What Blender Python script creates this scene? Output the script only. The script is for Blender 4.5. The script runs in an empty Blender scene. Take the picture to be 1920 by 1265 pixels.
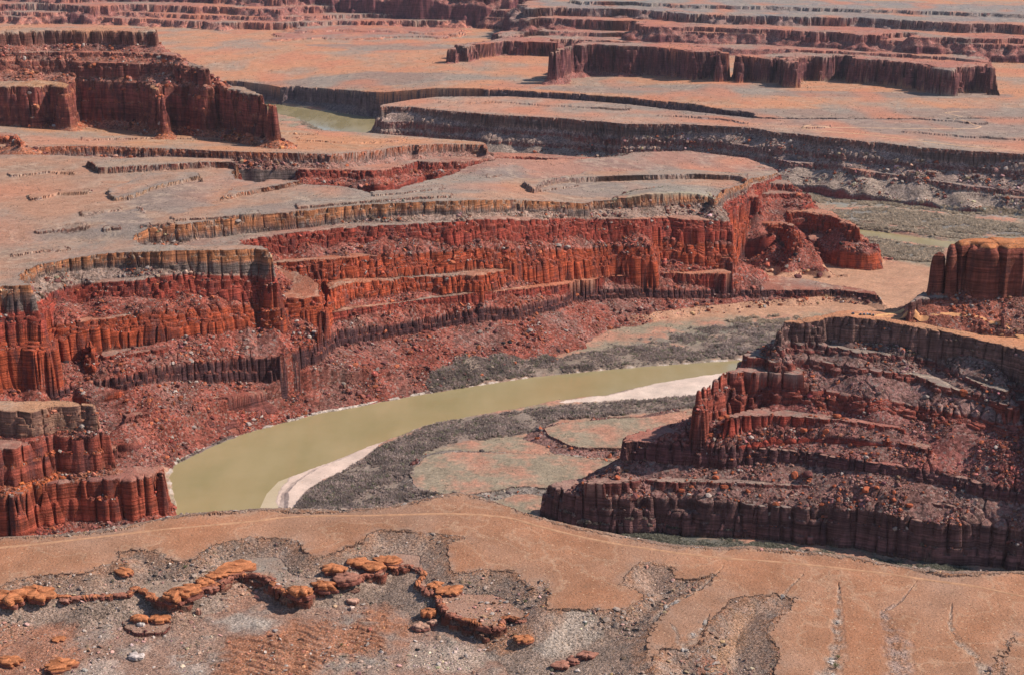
import bpy, math, random, time
import numpy as np
T0 = time.time()
def log(*a): print('[%.1f]' % (time.time() - T0), *a, flush=True)
rng = np.random.default_rng(7)
random.seed(7)
R = math.radians
F32 = np.float32
scene = bpy.context.scene
COL = scene.collection

# ------------------------------------------------------------------ camera model (photo pixels 1920x1265)
PW, PH, FPX, HCAM = 1920.0, 1265.0, 2900.0, 600.0
YH = -200.0
PITCH = math.atan((PH / 2 - YH) / FPX)
CP, SP = math.cos(PITCH), math.sin(PITCH)

def ray(px, py):
    x = (np.asarray(px, float) - PW / 2) / FPX
    y = (PH / 2 - np.asarray(py, float)) / FPX
    return x, CP + y * SP, -SP + y * CP

def unproj(px, py, zf, it=25):
    """photo pixel -> point on the surface z = zf(X, Y)"""
    dx, dy, dz = ray(px, py)
    z = np.full(np.shape(dx), 150.0)
    for _ in range(it):
        t = (z - HCAM) / dz
        X, Y = dx * t, dy * t
        zn = zf(X, Y)
        z = z * 0.4 + zn * 0.6
    return X, Y, z

def project(X, Y, Z):
    d = Y * CP - (Z - HCAM) * SP
    u = Y * SP + (Z - HCAM) * CP
    return PW / 2 + FPX * X / d, PH / 2 - FPX * u / d

# ------------------------------------------------------------------ noise
PERM = np.concatenate([rng.permutation(4096)] * 2).astype(np.int32)
GR = np.stack([np.cos(np.arange(4096) * 2.399963), np.sin(np.arange(4096) * 2.399963)], 1).astype(F32)
RND = rng.random((4096, 3)).astype(F32)

def hsh(ix, iy):
    return PERM[(PERM[ix & 4095] + iy) & 4095]

def perlin(x, y):
    ix = np.floor(x).astype(np.int32); iy = np.floor(y).astype(np.int32)
    fx = (x - ix).astype(F32); fy = (y - iy).astype(F32)
    u = fx * fx * fx * (fx * (fx * 6 - 15) + 10); v = fy * fy * fy * (fy * (fy * 6 - 15) + 10)
    def g(a, b):
        h = hsh(ix + a, iy + b)
        return GR[h, 0] * (fx - a) + GR[h, 1] * (fy - b)
    n0 = g(0, 0); n0 += u * (g(1, 0) - n0)
    n1 = g(0, 1); n1 += u * (g(1, 1) - n1)
    return (n0 + v * (n1 - n0)) * F32(1.5)

def fbm(x, y, o=3):
    s = perlin(x, y); a = 0.5
    for k in range(1, o):
        s = s + a * perlin(x * 2.03 ** k + 17 * k, y * 2.03 ** k - 11 * k); a *= 0.5
    return s

def worley(x, y):
    """F1, F2 (cells of size one) and a random number per cell"""
    ix = np.floor(x).astype(np.int32); iy = np.floor(y).astype(np.int32)
    fx = (x - ix).astype(F32); fy = (y - iy).astype(F32)
    f1 = np.full(fx.shape, 9, F32); f2 = f1.copy(); cid = np.zeros(fx.shape, F32)
    for a in (-1, 0, 1):
        for b in (-1, 0, 1):
            h = hsh(ix + a, iy + b)
            dx = fx - (a + RND[h, 0]); dy = fy - (b + RND[h, 1])
            d = dx * dx + dy * dy
            m = d < f1
            f2 = np.where(m, f1, np.minimum(f2, d))
            cid = np.where(m, RND[h, 2], cid)
            f1 = np.where(m, d, f1)
    return np.sqrt(f1), np.sqrt(f2), cid

# ------------------------------------------------------------------ the lie of the strata
def dip(X, Y):
    s = .046 * (X + 43) + .07 * (Y - 2040)
    return np.clip(s, 0, 105)
def nb_z(off=0.0):
    def f(X, Y):
        return 190 + .08 * (np.clip(Y, 700, 1250) - 1000) - .02 * np.clip(X, -300, 300) * 0 + off
    return f
def along(xs, zs):
    return lambda X, Y: np.interp(X, xs, zs)
def along2(lv, rv):
    """heights along the mesa wall: west of the reentrant (near) and east of it (farther back)"""
    def f(X, Y):
        a = np.interp(X, [-525, -408, -301], lv); b = np.interp(X, [-217, -141, -42, 109, 271, 480], rv)
        w = np.clip((Y - 1862) / 40, 0, 1)
        return a + (b - a) * w
    return f
def mtop(o=0.0):
    c = along2([2, 7, 0], [14, 14, 12, -2, 0, 0])
    return lambda X, Y: 187 + o - dip(X, Y) + c(X, Y)
def flat(z):
    return lambda X, Y: z + 0 * X
def dipped(z):
    return lambda X, Y: z - dip(X, Y)

# colours, linear albedo
def srgb(r, g, b, k=1.0):
    c = np.array([r, g, b]) / 255.0
    return tuple(np.where(c <= .04045, c / 12.92, ((c + .055) / 1.055) ** 2.4) * k)
BENCH = (.37, .178, .102)
MESA = (.40, .21, .135)
PINK = (.47, .235, .155)
GREYSLOPE = (.27, .21, .17)
TANCAP = (.44, .25, .15)
RED = (.45, .092, .042)
REDD = (.35, .07, .046)
MAROON = (.215, .07, .055)
DARK = (.10, .045, .045)
REDSOIL = (.295, .08, .054)
PURP = (.26, .12, .105)
ORANGE = (.55, .19, .05)

T = []
def ter(name, grp, zf, line, close, hc=15, tal=33, ctop=MESA, ccl=RED, ctal=REDSOIL, style='col', pil=3.2, big=7, cs=11,
        zl=None, reach=400, rub=1.0, inn=0.0, taldrop=None, capc=None, hcf=None):
    """A terrace: its top edge runs along LINE (photo pixels on the plane zf), closed behind through CLOSE."""
    pts = []
    lp = np.array(line, float)
    zff = zl if zl is not None else zf
    X, Y, Z = unproj(lp[:, 0], lp[:, 1], zff)
    pts += list(zip(X, Y))
    for c in close:
        if len(c) == 2:
            X, Y, Z = unproj(np.array([c[0]]), np.array([c[1]]), zff)
        elif c[2] is None:                       # (u, Y, None): plan position
            X, Y = np.array([c[0] * c[1]]), np.array([c[1]])
        else:
            X, Y, Z = unproj(np.array([c[0]]), np.array([c[1]]), flat(c[2]))
        pts.append((X[0], Y[0]))
    T.append(dict(name=name, grp=grp, zf=zf, P=np.array(pts), hc=hc, tal=tal, ctop=ctop, ccl=ccl, ctal=ctal, style=style, pil=pil,
                  big=big, cs=cs, reach=reach, rub=rub, inn=inn, capc=capc, taldrop=taldrop, hcf=hcf))

def back(line, dy=25, n=None):
    """closing points a little behind a front line (its own pixels pushed up the photo)"""
    return [(x, y - dy) for x, y in reversed(line)]

# --- the near bench in the foreground
rim = [(-300, 1045), (-120, 1025), (0, 1018), (110, 1012), (200, 1000), (300, 981), (400, 968), (480, 962), (560, 964), (640, 965), (710, 958), (770, 950), (830, 937),
       (865, 932), (920, 945), (960, 958), (1000, 975), (1060, 992), (1100, 1000), (1180, 1014), (1250, 1026), (1330, 1034), (1360, 1035), (1405, 1032), (1450, 1038),
       (1500, 1042), (1560, 1050), (1640, 1060), (1700, 1070), (1780, 1080), (1920, 1081), (2060, 1085), (2300, 1100), (2600, 1125), (2900, 1150)]
scarp = [(2900, 1300), (2900, 1500), (1990, 1520), (1960, 1350), (1900, 1300), (1870, 1230), (1905, 1190), (1890, 1225), (1845, 1290), (1700, 1420),
         (1560, 1420), (1445, 1300), (1447, 1257), (1458, 1233), (1455, 1218), (1438, 1187), (1440, 1170), (1453, 1152), (1486, 1139),
         (1495, 1124), (1453, 1111), (1435, 1114), (1399, 1118), (1368, 1127), (1342, 1157), (1320, 1179), (1316, 1200), (1290, 1218), (1246, 1215), (1235, 1240), (1225, 1262), (1208, 1240),
         (1210, 1197), (1222, 1180), (1230, 1155), (1247, 1132), (1285, 1115), (1310, 1102), (1350, 1073), (1300, 1085), (1266, 1082), (1262, 1062), (1230, 1059), (1205, 1057), (1190, 1066),
         (1177, 1082), (1172, 1095), (1210, 1116), (1205, 1124), (1182, 1137), (1155, 1142), (1115, 1139), (1055, 1137), (1028, 1142), (1032, 1112), (1022, 1092), (1000, 1105),
         (980, 1088), (960, 1068), (916, 1066), (889, 1069), (856, 1071), (847, 1066), (845, 1035), (843, 1015), (872, 1007), (865, 1004), (834, 1003), (780, 998), (766, 993),
         (706, 992), (687, 999), (676, 1013), (644, 1023), (622, 1036), (603, 1041), (589, 1040), (570, 1029), (554, 1016), (521, 1010), (480, 1010), (430, 1014),
         (400, 1020), (378, 1036), (367, 1047), (342, 1052), (310, 1047), (282, 1032), (250, 1031), (225, 1036), (240, 1050), (246, 1062), (212, 1060), (180, 1062), (162, 1073),
         (120, 1073), (68, 1078), (25, 1090), (0, 1100), (-60, 1104), (-200, 1110), (-330, 1120)]
ter('bench', 'near_bench', nb_z(), [(x, y - 7) for x, y in rim], scarp, hc=.8, tal=20, ctop=BENCH, ccl=(.35, .2, .135), ctal=(.36, .25, .19), style='thin', pil=1.3, big=3.2, cs=7, reach=130, rub=.8, taldrop=20, hcf=lambda X, Y: .15 + 1.3 * np.clip(perlin(np.asarray(X) / 26, np.asarray(Y) / 26 + 4) + .15, 0, 1))
ter('basin', 'near_bench', nb_z(-15), rim, [(3100, 1500), (3100, 2600), (-900, 2600), (-900, 1120)], hc=40, tal=40, ctop=(.34, .2, .145), ccl=(.3, .19, .14), ctal=GREYSLOPE, style='thin', pil=.5, big=.5, reach=200, rub=1.5)
BASIN = len(T) - 1
led = [(-330, 1130), (-60, 1112), (0, 1108), (40, 1110), (75, 1112), (100, 1116), (142, 1121), (200, 1118), (246, 1114), (250, 1104), (272, 1110), (285, 1122), (330, 1132), (346, 1128), (360, 1112), (390, 1101),
       (420, 1091), (445, 1077), (480, 1078), (502, 1085), (520, 1104), (543, 1117), (575, 1116), (586, 1108), (615, 1098), (627, 1088), (650, 1092), (670, 1090), (680, 1079), (714, 1075), (722, 1064),
       (774, 1062), (792, 1075), (780, 1094), (800, 1110), (818, 1117), (826, 1136), (848, 1156), (889, 1166), (905, 1178), (941, 1177), (950, 1157), (985, 1165), (1005, 1140)]
ter('ledge', 'near_bench', nb_z(-6), led, [(1000, 1080), (900, 1050), (860, 990), (700, 970), (560, 990), (300, 1010), (0, 1070), (-330, 1090)], hc=7.5, tal=22, ctop=(.33, .20, .14), ccl=(.29, .10, .065),
    ctal=(.32, .19, .135), style='ledge', pil=3, big=1.5, cs=9, reach=90, rub=.8)
ter('ledge_spur', 'near_bench', nb_z(-14), [(228, 1165), (235, 1180), (250, 1186), (285, 1187), (310, 1183), (322, 1170)], [(320, 1150), (290, 1140), (240, 1145)], hc=4, tal=22, ctop=(.36, .19, .13), ccl=MAROON,
    ctal=(.33, .19, .13), style='ledge', pil=1.2, big=.8, cs=6, reach=50)
ter('ledge_low', 'near_bench', nb_z(-17), [(1030, 1246), (1045, 1251), (1060, 1238), (1077, 1235), (1086, 1225), (1123, 1224)], [(1130, 1200), (1050, 1200)], hc=5, tal=22, ctop=(.36, .25, .2), ccl=MAROON,
    ctal=(.33, .21, .155), style='ledge', pil=1.2, big=.6, cs=6, reach=60)
ter('ledge_west', 'near_bench', nb_z(-15), [(-60, 1240), (0, 1236), (25, 1240), (48, 1236), (60, 1226)], [(60, 1200), (-60, 1200)], hc=5, tal=22, ctop=(.38, .16, .09), ccl=MAROON,
    ctal=(.33, .19, .14), style='ledge', pil=1.2, big=.6, cs=6, reach=60)

# --- central mesa
RZ = 187
mesaR = [(-200, 560), (-60, 545), (0, 537), (55, 535), (61, 533), (45, 524), (35, 517), (55, 505), (75, 497), (125, 487), (200, 476), (300, 472), (400, 469), (480, 466), (503, 470), (506, 467), (495, 461), (430, 459),
         (330, 460), (270, 458), (252, 449), (262, 440), (280, 432), (350, 420), (450, 407), (550, 397), (650, 387), (750, 380), (850, 377), (960, 375), (1010, 377), (1100, 382), (1112, 377), (1180, 375), (1260, 371), (1330, 370), (1340, 375)]
mesaN = [(1345, 360), (1400, 345), (1405, 335), (1460, 325), (1450, 318), (1400, 307), (1290, 300), (1190, 303), (1175, 308), (1060, 314), (1000, 314), (945, 312), (905, 316), (867, 321), (827, 333), (790, 340), (750, 354), (700, 361),
         (640, 349), (560, 345), (480, 342), (445, 335), (440, 322), (445, 308), (300, 300), (95, 291), (-300, 285), (-400, 400)]
ter('mesa_rim', 'mesa', mtop(), mesaR, mesaN, hc=16, tal=34, ctop=MESA, ccl=TANCAP, ctal=(.30, .19, .145), style='cap', pil=2.2, big=5, cs=12, reach=300, rub=.6, taldrop=15, hcf=along([-510, -402, -296, -214, -140, -42, 108, 270, 480], [14, 21, 24, 19, 18, 18, 12, 12, 12]))
C2 = [(-200, 600), (-60, 585), (0, 582), (64, 580), (80, 565), (100, 547), (150, 534), (250, 526), (300, 518), (370, 514), (440, 511), (490, 511), (503, 513), (500, 490), (452, 455), (452, 450), (550, 437), (650, 427), (750, 420), (850, 416), (960, 412),
      (1075, 410), (1185, 410), (1255, 407), (1280, 411), (1330, 414), (1371, 416)]
ter('mesa_two', 'mesa', along2([161, 168, 155], [179, 177, 174, 144, 128, 108]), C2, [(1360, 395), (1250, 385), (900, 385), (650, 395), (300, 430), (100, 510), (0, 545), (-200, 560)], hc=27, tal=34, ctop=(.33, .17, .125), ccl=REDD, ctal=REDSOIL, pil=2.5, big=5, cs=10, reach=300, taldrop=25, hcf=along([-510, -402, -296, -214, -140, -42, 108, 270, 480], [15, 21, 22, 19, 18, 23, 23, 19, 18]))
C2b = [(500, 468), (560, 455), (640, 446), (720, 440), (800, 434), (870, 432), (990, 430), (1100, 430), (1250, 432), (1372, 432)]
ter('mesa_two_low', 'mesa', along([-217, -42, 109, 271], [160, 150, 120, 104]), C2b, [(1360, 400), (900, 400), (500, 440)], hc=6, tal=34, ctop=(.34, .16, .12), ccl=REDD, ctal=REDSOIL, pil=4, big=6, cs=8, reach=300, taldrop=14.4)
C3 = [(-200, 625), (-40, 612), (0, 606), (50, 600), (100, 612), (150, 605), (200, 597), (300, 585), (450, 573), (500, 567), (560, 560), (605, 556), (600, 540), (540, 505), (515, 494), (560, 492), (625, 486), (700, 480), (800, 475), (960, 470),
      (1075, 468), (1150, 462), (1222, 464), (1226, 452), (1300, 455), (1365, 460), (1376, 460)]
ter('mesa_three', 'mesa', along2([132, 133, 122], [149, 142, 137, 105, 95, 74]), C3, [(1372, 440), (1300, 430), (900, 430), (560, 460), (300, 530), (100, 560), (-200, 590)], hc=29, tal=36, ctop=(.38, .13, .075), ccl=RED, ctal=REDSOIL, pil=2.9, big=5, cs=12, reach=300, taldrop=30, hcf=along([-510, -402, -296, -214, -140, -42, 108, 270, 480], [16, 21, 22, 25, 22, 22, 24, 26, 22]))
C3b = [(604, 572), (620, 545), (660, 532), (700, 527), (760, 521), (860, 516), (900, 518), (970, 506), (1090, 492), (1200, 484), (1230, 478), (1300, 482), (1376, 484)]
ter('mesa_three_low', 'mesa', along([-217, -139, -42, 108, 270], [123, 114, 110, 85, 72]), C3b, [(1360, 470), (900, 470), (620, 500)], hc=18, tal=34, ctop=(.4, .13, .07), ccl=RED, ctal=REDSOIL, pil=2.7, big=5, cs=8, reach=300, taldrop=6, hcf=along([-214, -139, -42, 108, 270], [19, 22, 20, 13, 13]))
C3c = [(606, 590), (640, 585), (700, 575), (760, 566), (830, 556), (900, 549), (1000, 541), (1060, 532), (1140, 520), (1250, 512), (1360, 513), (1378, 515)]
ter('mesa_ledge', 'mesa', along([-213, -139, -42, 108, 270], [95, 87, 88, 64, 55]), C3c, [(1360, 500), (900, 510), (620, 555)], hc=7, tal=33, ctop=(.4, .14, .08), ccl=REDD, ctal=REDSOIL, style='ledge', pil=2, big=5, cs=9, reach=300, taldrop=25, hcf=along([-213, -139, -42, 108, 270], [9, 5, 6, 15, 17]))
c4z = along([-525, -408, -301, -217, -141, -42, 109, 271, 480], [69, 81, 69, 75, 66, 69, 48, 32, 20])
C4 = [(-100, 770), (0, 757), (100, 735), (165, 715), (185, 715), (270, 696), (350, 683), (450, 672), (550, 665), (556, 655), (590, 648), (640, 620), (750, 607), (820, 592), (960, 577), (1045, 560), (1085, 546), (1210, 542), (1340, 545), (1460, 545), (1560, 543), (1640, 553), (1660, 558)]
ter('mesa_dark', 'mesa', c4z, C4, [(1640, 545), (1500, 520), (1300, 505), (900, 540), (620, 590), (450, 640), (200, 690), (-100, 720)], hc=15, tal=28, ctop=(.34, .11, .07), ccl=DARK, ctal=(.255, .073, .051), style='blocks', pil=2.2, big=5, cs=9, reach=260, hcf=along([-510, -402, -296, -214, -140, -42, 108, 270, 480], [11, 17, 31, 20, 16, 18, 13, 12, 10]))
ter('west_wall', 'mesa', flat(115), [(-200, 690), (-60, 668), (0, 660), (67, 656), (113, 638), (160, 632), (170, 642)], [(150, 610), (-200, 640)], hc=36, tal=34, ctop=(.38, .13, .07), ccl=RED, ctal=REDSOIL, pil=4, big=6, cs=11, reach=260, taldrop=14)
ter('bank_columns', 'mesa', flat(29), [(200, 850), (260, 815), (293, 807), (333, 797), (357, 788), (380, 781), (417, 771), (450, 770)], [(440, 755), (250, 790), (150, 830)], hc=24, tal=32, ctop=(.33, .105, .07), ccl=MAROON, ctal=(.32, .1, .07), pil=4, big=4, cs=9, reach=120, taldrop=12)
ter('bank_columns_east', 'mesa', flat(22.5), [(440, 766), (500, 751), (533, 748), (560, 742)], [(560, 730), (440, 750)], hc=11, tal=30, ctop=(.33, .105, .07), ccl=MAROON, ctal=(.32, .1, .07), pil=3, big=4, cs=8, reach=120)
# small ledges on the mesa top
ter('mesa_north_ledge', 'mesa', mtop(9), [(185, 315), (240, 312), (280, 310), (330, 307), (375, 305), (435, 304), (445, 309)], [(440, 298), (300, 294), (160, 300)], hc=9, tal=24, ctop=(.42, .23, .14), ccl=PURP, ctal=(.36, .2, .14), style='cap', pil=2, big=4, cs=12, reach=120, taldrop=10)
ter('mesa_mid_ledge', 'mesa', mtop(5), [(215, 371), (250, 364), (290, 350), (330, 340), (372, 330), (380, 336)], [(372, 322), (280, 325), (200, 355)], hc=8, tal=22, ctop=MESA, ccl=TANCAP, ctal=(.30, .19, .15), style='cap', pil=2, big=3, cs=11, reach=80, taldrop=8)
ter('mesa_east_ledge', 'mesa', mtop(5), [(412, 370), (450, 362), (500, 352), (550, 342), (600, 335), (640, 333), (652, 337)], [(640, 326), (540, 330), (440, 352)], hc=9, tal=24, ctop=MESA, ccl=(.42, .2, .115), ctal=(.33, .2, .15), style='cap', pil=3, big=3, cs=10, reach=80, taldrop=8)
ter('mesa_bowl_rim', 'mesa', mtop(8), [(1000, 352), (1015, 343), (1040, 335), (1088, 333), (1160, 330), (1240, 328), (1310, 327), (1385, 330), (1402, 340)], [(1400, 326), (1300, 318), (1100, 322), (985, 340)], hc=11, tal=20, ctop=MESA, ccl=(.28, .17, .14), ctal=(.29, .22, .175), style='cap', pil=2, big=4, cs=10, reach=110, taldrop=9)
ter('mesa_far_ledge', 'mesa', mtop(4), [(1298, 314), (1320, 309), (1370, 309), (1430, 311), (1455, 322)], [(1440, 316), (1340, 303), (1290, 308)], hc=8, tal=24, ctop=MESA, ccl=(.33, .13, .09), ctal=(.3, .19, .15), style='cap', pil=2, big=3, cs=10, reach=80, taldrop=8)
LOWL = [[(155, 402), (187, 397), (232, 393)], [(70, 437), (133, 429), (165, 424)], [(195, 430), (236, 426)], [(246, 376), (258, 386), (274, 401)], [(330, 411), (417, 407), (490, 401)], [(560, 388), (680, 378), (780, 370), (850, 368)], [(915, 332), (968, 325)],
        [(1015, 358), (1042, 353), (1085, 348)], [(1160, 373), (1224, 369)], [(700, 366), (760, 362), (830, 352)], [(20, 330), (90, 322), (140, 324)], [(60, 372), (110, 362), (170, 360)], [(20, 480), (80, 470), (130, 468)], [(260, 428), (330, 418)], [(1100, 322), (1180, 316), (1260, 316)]]
for k_, ln in enumerate(LOWL):
    ter('low_ledge_%d' % k_, 'mesa', mtop(2.0 + .5 * (k_ % 3)), ln, [(x - 6, y - 7) for x, y in reversed(ln)], hc=2.6 + (k_ % 3) * .7, tal=13, ctop=MESA, ccl=(.30, .14, .10), ctal=(.30, .2, .16), style='ledge', pil=2.2, big=4, cs=9, reach=60, taldrop=4)
for k_, (ln, z_) in enumerate([([(150, 262), (300, 258), (430, 262)], 0), ([(560, 262), (680, 268), (760, 262)], 0), ([(300, 246), (480, 247), (600, 252)], 0)]):
    ter('low_ledge_e%d' % k_, 'north_bench', dipped(190 + 2.5), ln, [(x, y - 6) for x, y in reversed(ln)], hc=3, tal=10, ctop=(.47, .215, .115), ccl=(.3, .14, .10), ctal=(.40, .19, .12), style='ledge', pil=3, big=8, cs=12, reach=90, taldrop=4)
for k_, ln in enumerate([[(820, 192), (960, 192), (1080, 200), (1180, 205)], [(1240, 216), (1330, 220), (1400, 230)], [(1600, 214), (1720, 222), (1850, 232)], [(1480, 262), (1500, 240), (1560, 236)], [(1700, 246), (1850, 258), (1920, 262)]]):
    ter('low_ledge_f%d' % k_, 'far_wall', along([-300, 50, 670, 945], [89, 94, 109, 107]), ln, [(x, y - 4) for x, y in reversed(ln)], hc=4, tal=8, ctop=PINK, ccl=(.24, .14, .12), ctal=(.32, .2, .165), style='ledge', pil=3, big=12, cs=14, reach=140, taldrop=5)
ter('mesa_dome', 'mesa', mtop(1.0), [(1150, 376), (1165, 366), (1185, 358), (1230, 351), (1290, 350), (1325, 360), (1338, 371), (1300, 376), (1230, 378)], [], hc=.4, tal=14, ctop=(.40, .32, .215), ccl=(.36, .3, .2), ctal=(.38, .3, .2), style='thin', pil=.5, big=2, cs=9, reach=40, inn=.16, taldrop=3)
# east nose of the mesa, stepping down to the flood plain
ter('nose_one', 'mesa', flat(105), [(1400, 340), (1467, 344), (1492, 348)], [(1480, 338), (1400, 335)], hc=10, tal=32, ctop=(.35, .15, .1), ccl=REDD, ctal=REDSOIL, reach=220, taldrop=14)
ter('nose_two', 'mesa', flat(93), [(1405, 364), (1420, 363), (1467, 362), (1497, 364)], [(1488, 350), (1405, 345)], hc=11, tal=32, ctop=(.35, .13, .09), ccl=REDD, ctal=REDSOIL, reach=220, taldrop=20)
ter('nose_three', 'mesa', flat(108), [(1335, 372), (1380, 368), (1424, 370)], [(1410, 350), (1335, 358)], hc=27, tal=34, ctop=(.35, .13, .09), ccl=REDD, ctal=REDSOIL, reach=220, pil=4, taldrop=22)
ter('nose_four', 'mesa', flat(68), [(1477, 398), (1510, 398), (1530, 402), (1560, 407), (1593, 424), (1612, 426)], [(1612, 421), (1560, 395), (1480, 385)], hc=22, tal=33, ctop=(.38, .12, .07), ccl=RED, ctal=REDSOIL, reach=220, pil=4.5, cs=14, taldrop=14)
ter('nose_five', 'mesa', flat(69), [(1374, 418), (1413, 418), (1467, 420), (1495, 434)], [(1490, 418), (1374, 400)], hc=36, tal=34, ctop=(.38, .12, .07), ccl=RED, ctal=REDSOIL, reach=220, pil=5, cs=13, taldrop=40)
ter('nose_six', 'mesa', flat(36), [(1520, 448), (1580, 447), (1623, 450), (1636, 450)], [(1625, 445), (1520, 435)], hc=20, tal=30, ctop=(.33, .1, .065), ccl=MAROON, ctal=REDSOIL, reach=200, style='ledge')

# --- the bench beyond the side canyon, and its lower walls
EZ = 190
ter('east_bench', 'north_bench', dipped(EZ), [(-300, 276), (40, 276), (95, 275), (165, 274), (300, 278), (425, 284), (540, 287), (620, 290), (700, 283), (750, 275), (778, 272), (784, 275), (800, 271), (850, 270), (905, 271), (913, 274)],
    [(905, 266), (800, 258), (700, 250), (620, 245), (545, 238), (500, 215), (420, 200), (200, 180), (-300, 180)], hc=16, tal=34, ctop=(.47, .215, .115), ccl=(.33, .16, .105), ctal=(.33, .16, .12), style='cap', pil=3, big=5, cs=12, reach=320, taldrop=9)
ter('north_two', 'north_bench', dipped(EZ - 24), [(560, 318), (640, 318), (697, 320), (750, 312), (780, 302), (827, 304), (893, 302), (940, 295), (973, 293), (1010, 295), (1063, 302), (1120, 304), (1173, 307)], [(1150, 298), (1000, 287), (880, 285), (700, 300), (560, 306)], hc=14, tal=34, ctop=(.36, .14, .095), ccl=REDD, ctal=REDSOIL, pil=4, big=8, reach=300, taldrop=9)
ter('north_three', 'north_bench', dipped(EZ - 44), [(480, 322), (560, 322), (640, 326), (680, 324), (757, 324), (820, 322), (863, 322)], [(850, 312), (700, 314), (480, 316)], hc=18, tal=34, ctop=(.36, .12, .08), ccl=REDD, ctal=REDSOIL, pil=4, big=8, reach=300)
# --- butte far to the left, on that bench
ter('west_butte_wall', 'west_butte', flat(243), [(-300, 165), (0, 161), (60, 163), (95, 160), (125, 166), (130, 155), (160, 151), (220, 153), (270, 158), (295, 168), (303, 176), (300, 163), (340, 162), (400, 165), (440, 170), (480, 179), (505, 184), (514, 185)],
    [(505, 180), (440, 160), (380, 147), (200, 142), (-300, 140)], hc=74, tal=34, ctop=(.46, .2, .1), ccl=(.26, .078, .06), ctal=(.42, .14, .07), style='wall', pil=5, big=10, cs=22, reach=260, inn=.05)
ter('west_butte_mid', 'west_butte', flat(280), [(-300, 120), (0, 117), (95, 114), (200, 118), (270, 119), (345, 123), (375, 128), (386, 130)], [(380, 122), (345, 110), (200, 105), (-300, 105)], hc=15, tal=32, ctop=(.36, .13, .085), ccl=MAROON, ctal=(.36, .13, .085), pil=5, big=9, cs=16, reach=260, taldrop=28.8)
ter('west_butte_ledge', 'west_butte', flat(297), [(-300, 100), (0, 99), (150, 97), (290, 100), (345, 107)], [(330, 100), (290, 92), (-300, 92)], hc=8, tal=32, ctop=(.36, .13, .085), ccl=MAROON, ctal=(.36, .13, .085), pil=4, big=8, cs=16, reach=160, taldrop=14.4)
ter('west_butte_top', 'west_butte', flat(336), [(-300, 61), (0, 60), (60, 58), (140, 57), (205, 58), (290, 60), (297, 60)], [(290, 53), (-300, 50)], hc=27, tal=33, ctop=(.45, .22, .13), ccl=(.2, .085, .065), ctal=(.33, .12, .085), style='wall', pil=5, big=9, cs=20, reach=260, taldrop=32)
ter('west_knoll', 'west_butte', dipped(205), [(-200, 258), (0, 254), (25, 256), (40, 266)], [(30, 250), (-200, 245)], hc=9, tal=30, ctop=(.42, .13, .07), ccl=RED, ctal=(.42, .15, .08), pil=5, big=5, cs=10, reach=80)

# --- the near-left butte
ter('left_low', 'left_butte', flat(56), [(-260, 935), (-60, 928), (0, 927), (29, 928), (62, 910), (97, 904), (142, 899), (199, 901), (241, 897), (277, 892), (297, 884), (306, 886)], [(304, 872), (200, 872), (-260, 890)], hc=41, tal=33, ctop=(.30, .12, .095), ccl=(.36, .085, .05), ctal=REDSOIL, style='wall', pil=3.4, big=2.2, cs=11, reach=100, taldrop=15)
ter('left_mid', 'left_butte', flat(96), [(-260, 860), (-60, 848), (0, 844), (31, 838), (51, 829), (102, 818), (177, 816), (197, 813), (212, 812)], [(205, 808), (100, 800), (-260, 830)], hc=36, tal=36, ctop=(.32, .12, .085), ccl=(.34, .085, .055), ctal=(.42, .11, .045), style='wall', pil=3, big=3, cs=13, reach=90, taldrop=14)
ter('left_cap', 'left_butte', flat(122.5), [(-260, 785), (-60, 770), (0, 769), (57, 772), (100, 763), (164, 760), (176, 762), (186, 763)], [(180, 755), (100, 750), (-260, 755)], hc=24, tal=34, ctop=(.46, .23, .13), ccl=(.38, .2, .135), ctal=REDSOIL, style='cap', pil=1.8, big=3, cs=16, reach=90, taldrop=12)

THIN = dict(style='ledge', pil=2.6, big=5, cs=9)
ter('slope_ledge_a', 'mesa', along([-408, -301], [97, 83]), [(185, 670), (240, 662), (300, 656), (360, 645), (420, 640), (520, 632), (592, 622)], [(580, 610), (300, 640), (190, 655)], hc=3.2, tal=33, ctop=REDSOIL, ccl=REDD, ctal=REDSOIL, reach=70, taldrop=12, **THIN)
ter('slope_ledge_b', 'mesa', flat(24), [(560, 738), (590, 728), (660, 708), (760, 678), (860, 657), (960, 637), (1040, 613)], [(1030, 600), (860, 642), (600, 705)], hc=3, tal=30, ctop=REDSOIL, ccl=REDD, ctal=REDSOIL, reach=60, taldrop=9, **THIN)
ter('slope_ledge_c', 'mesa', along([-408, -301], [46, 34]), [(230, 790), (300, 765), (370, 750), (450, 742), (520, 735)], [(510, 722), (300, 745), (230, 770)], hc=3, tal=30, ctop=REDSOIL, ccl=MAROON, ctal=REDSOIL, reach=60, taldrop=12, **THIN)
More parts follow.
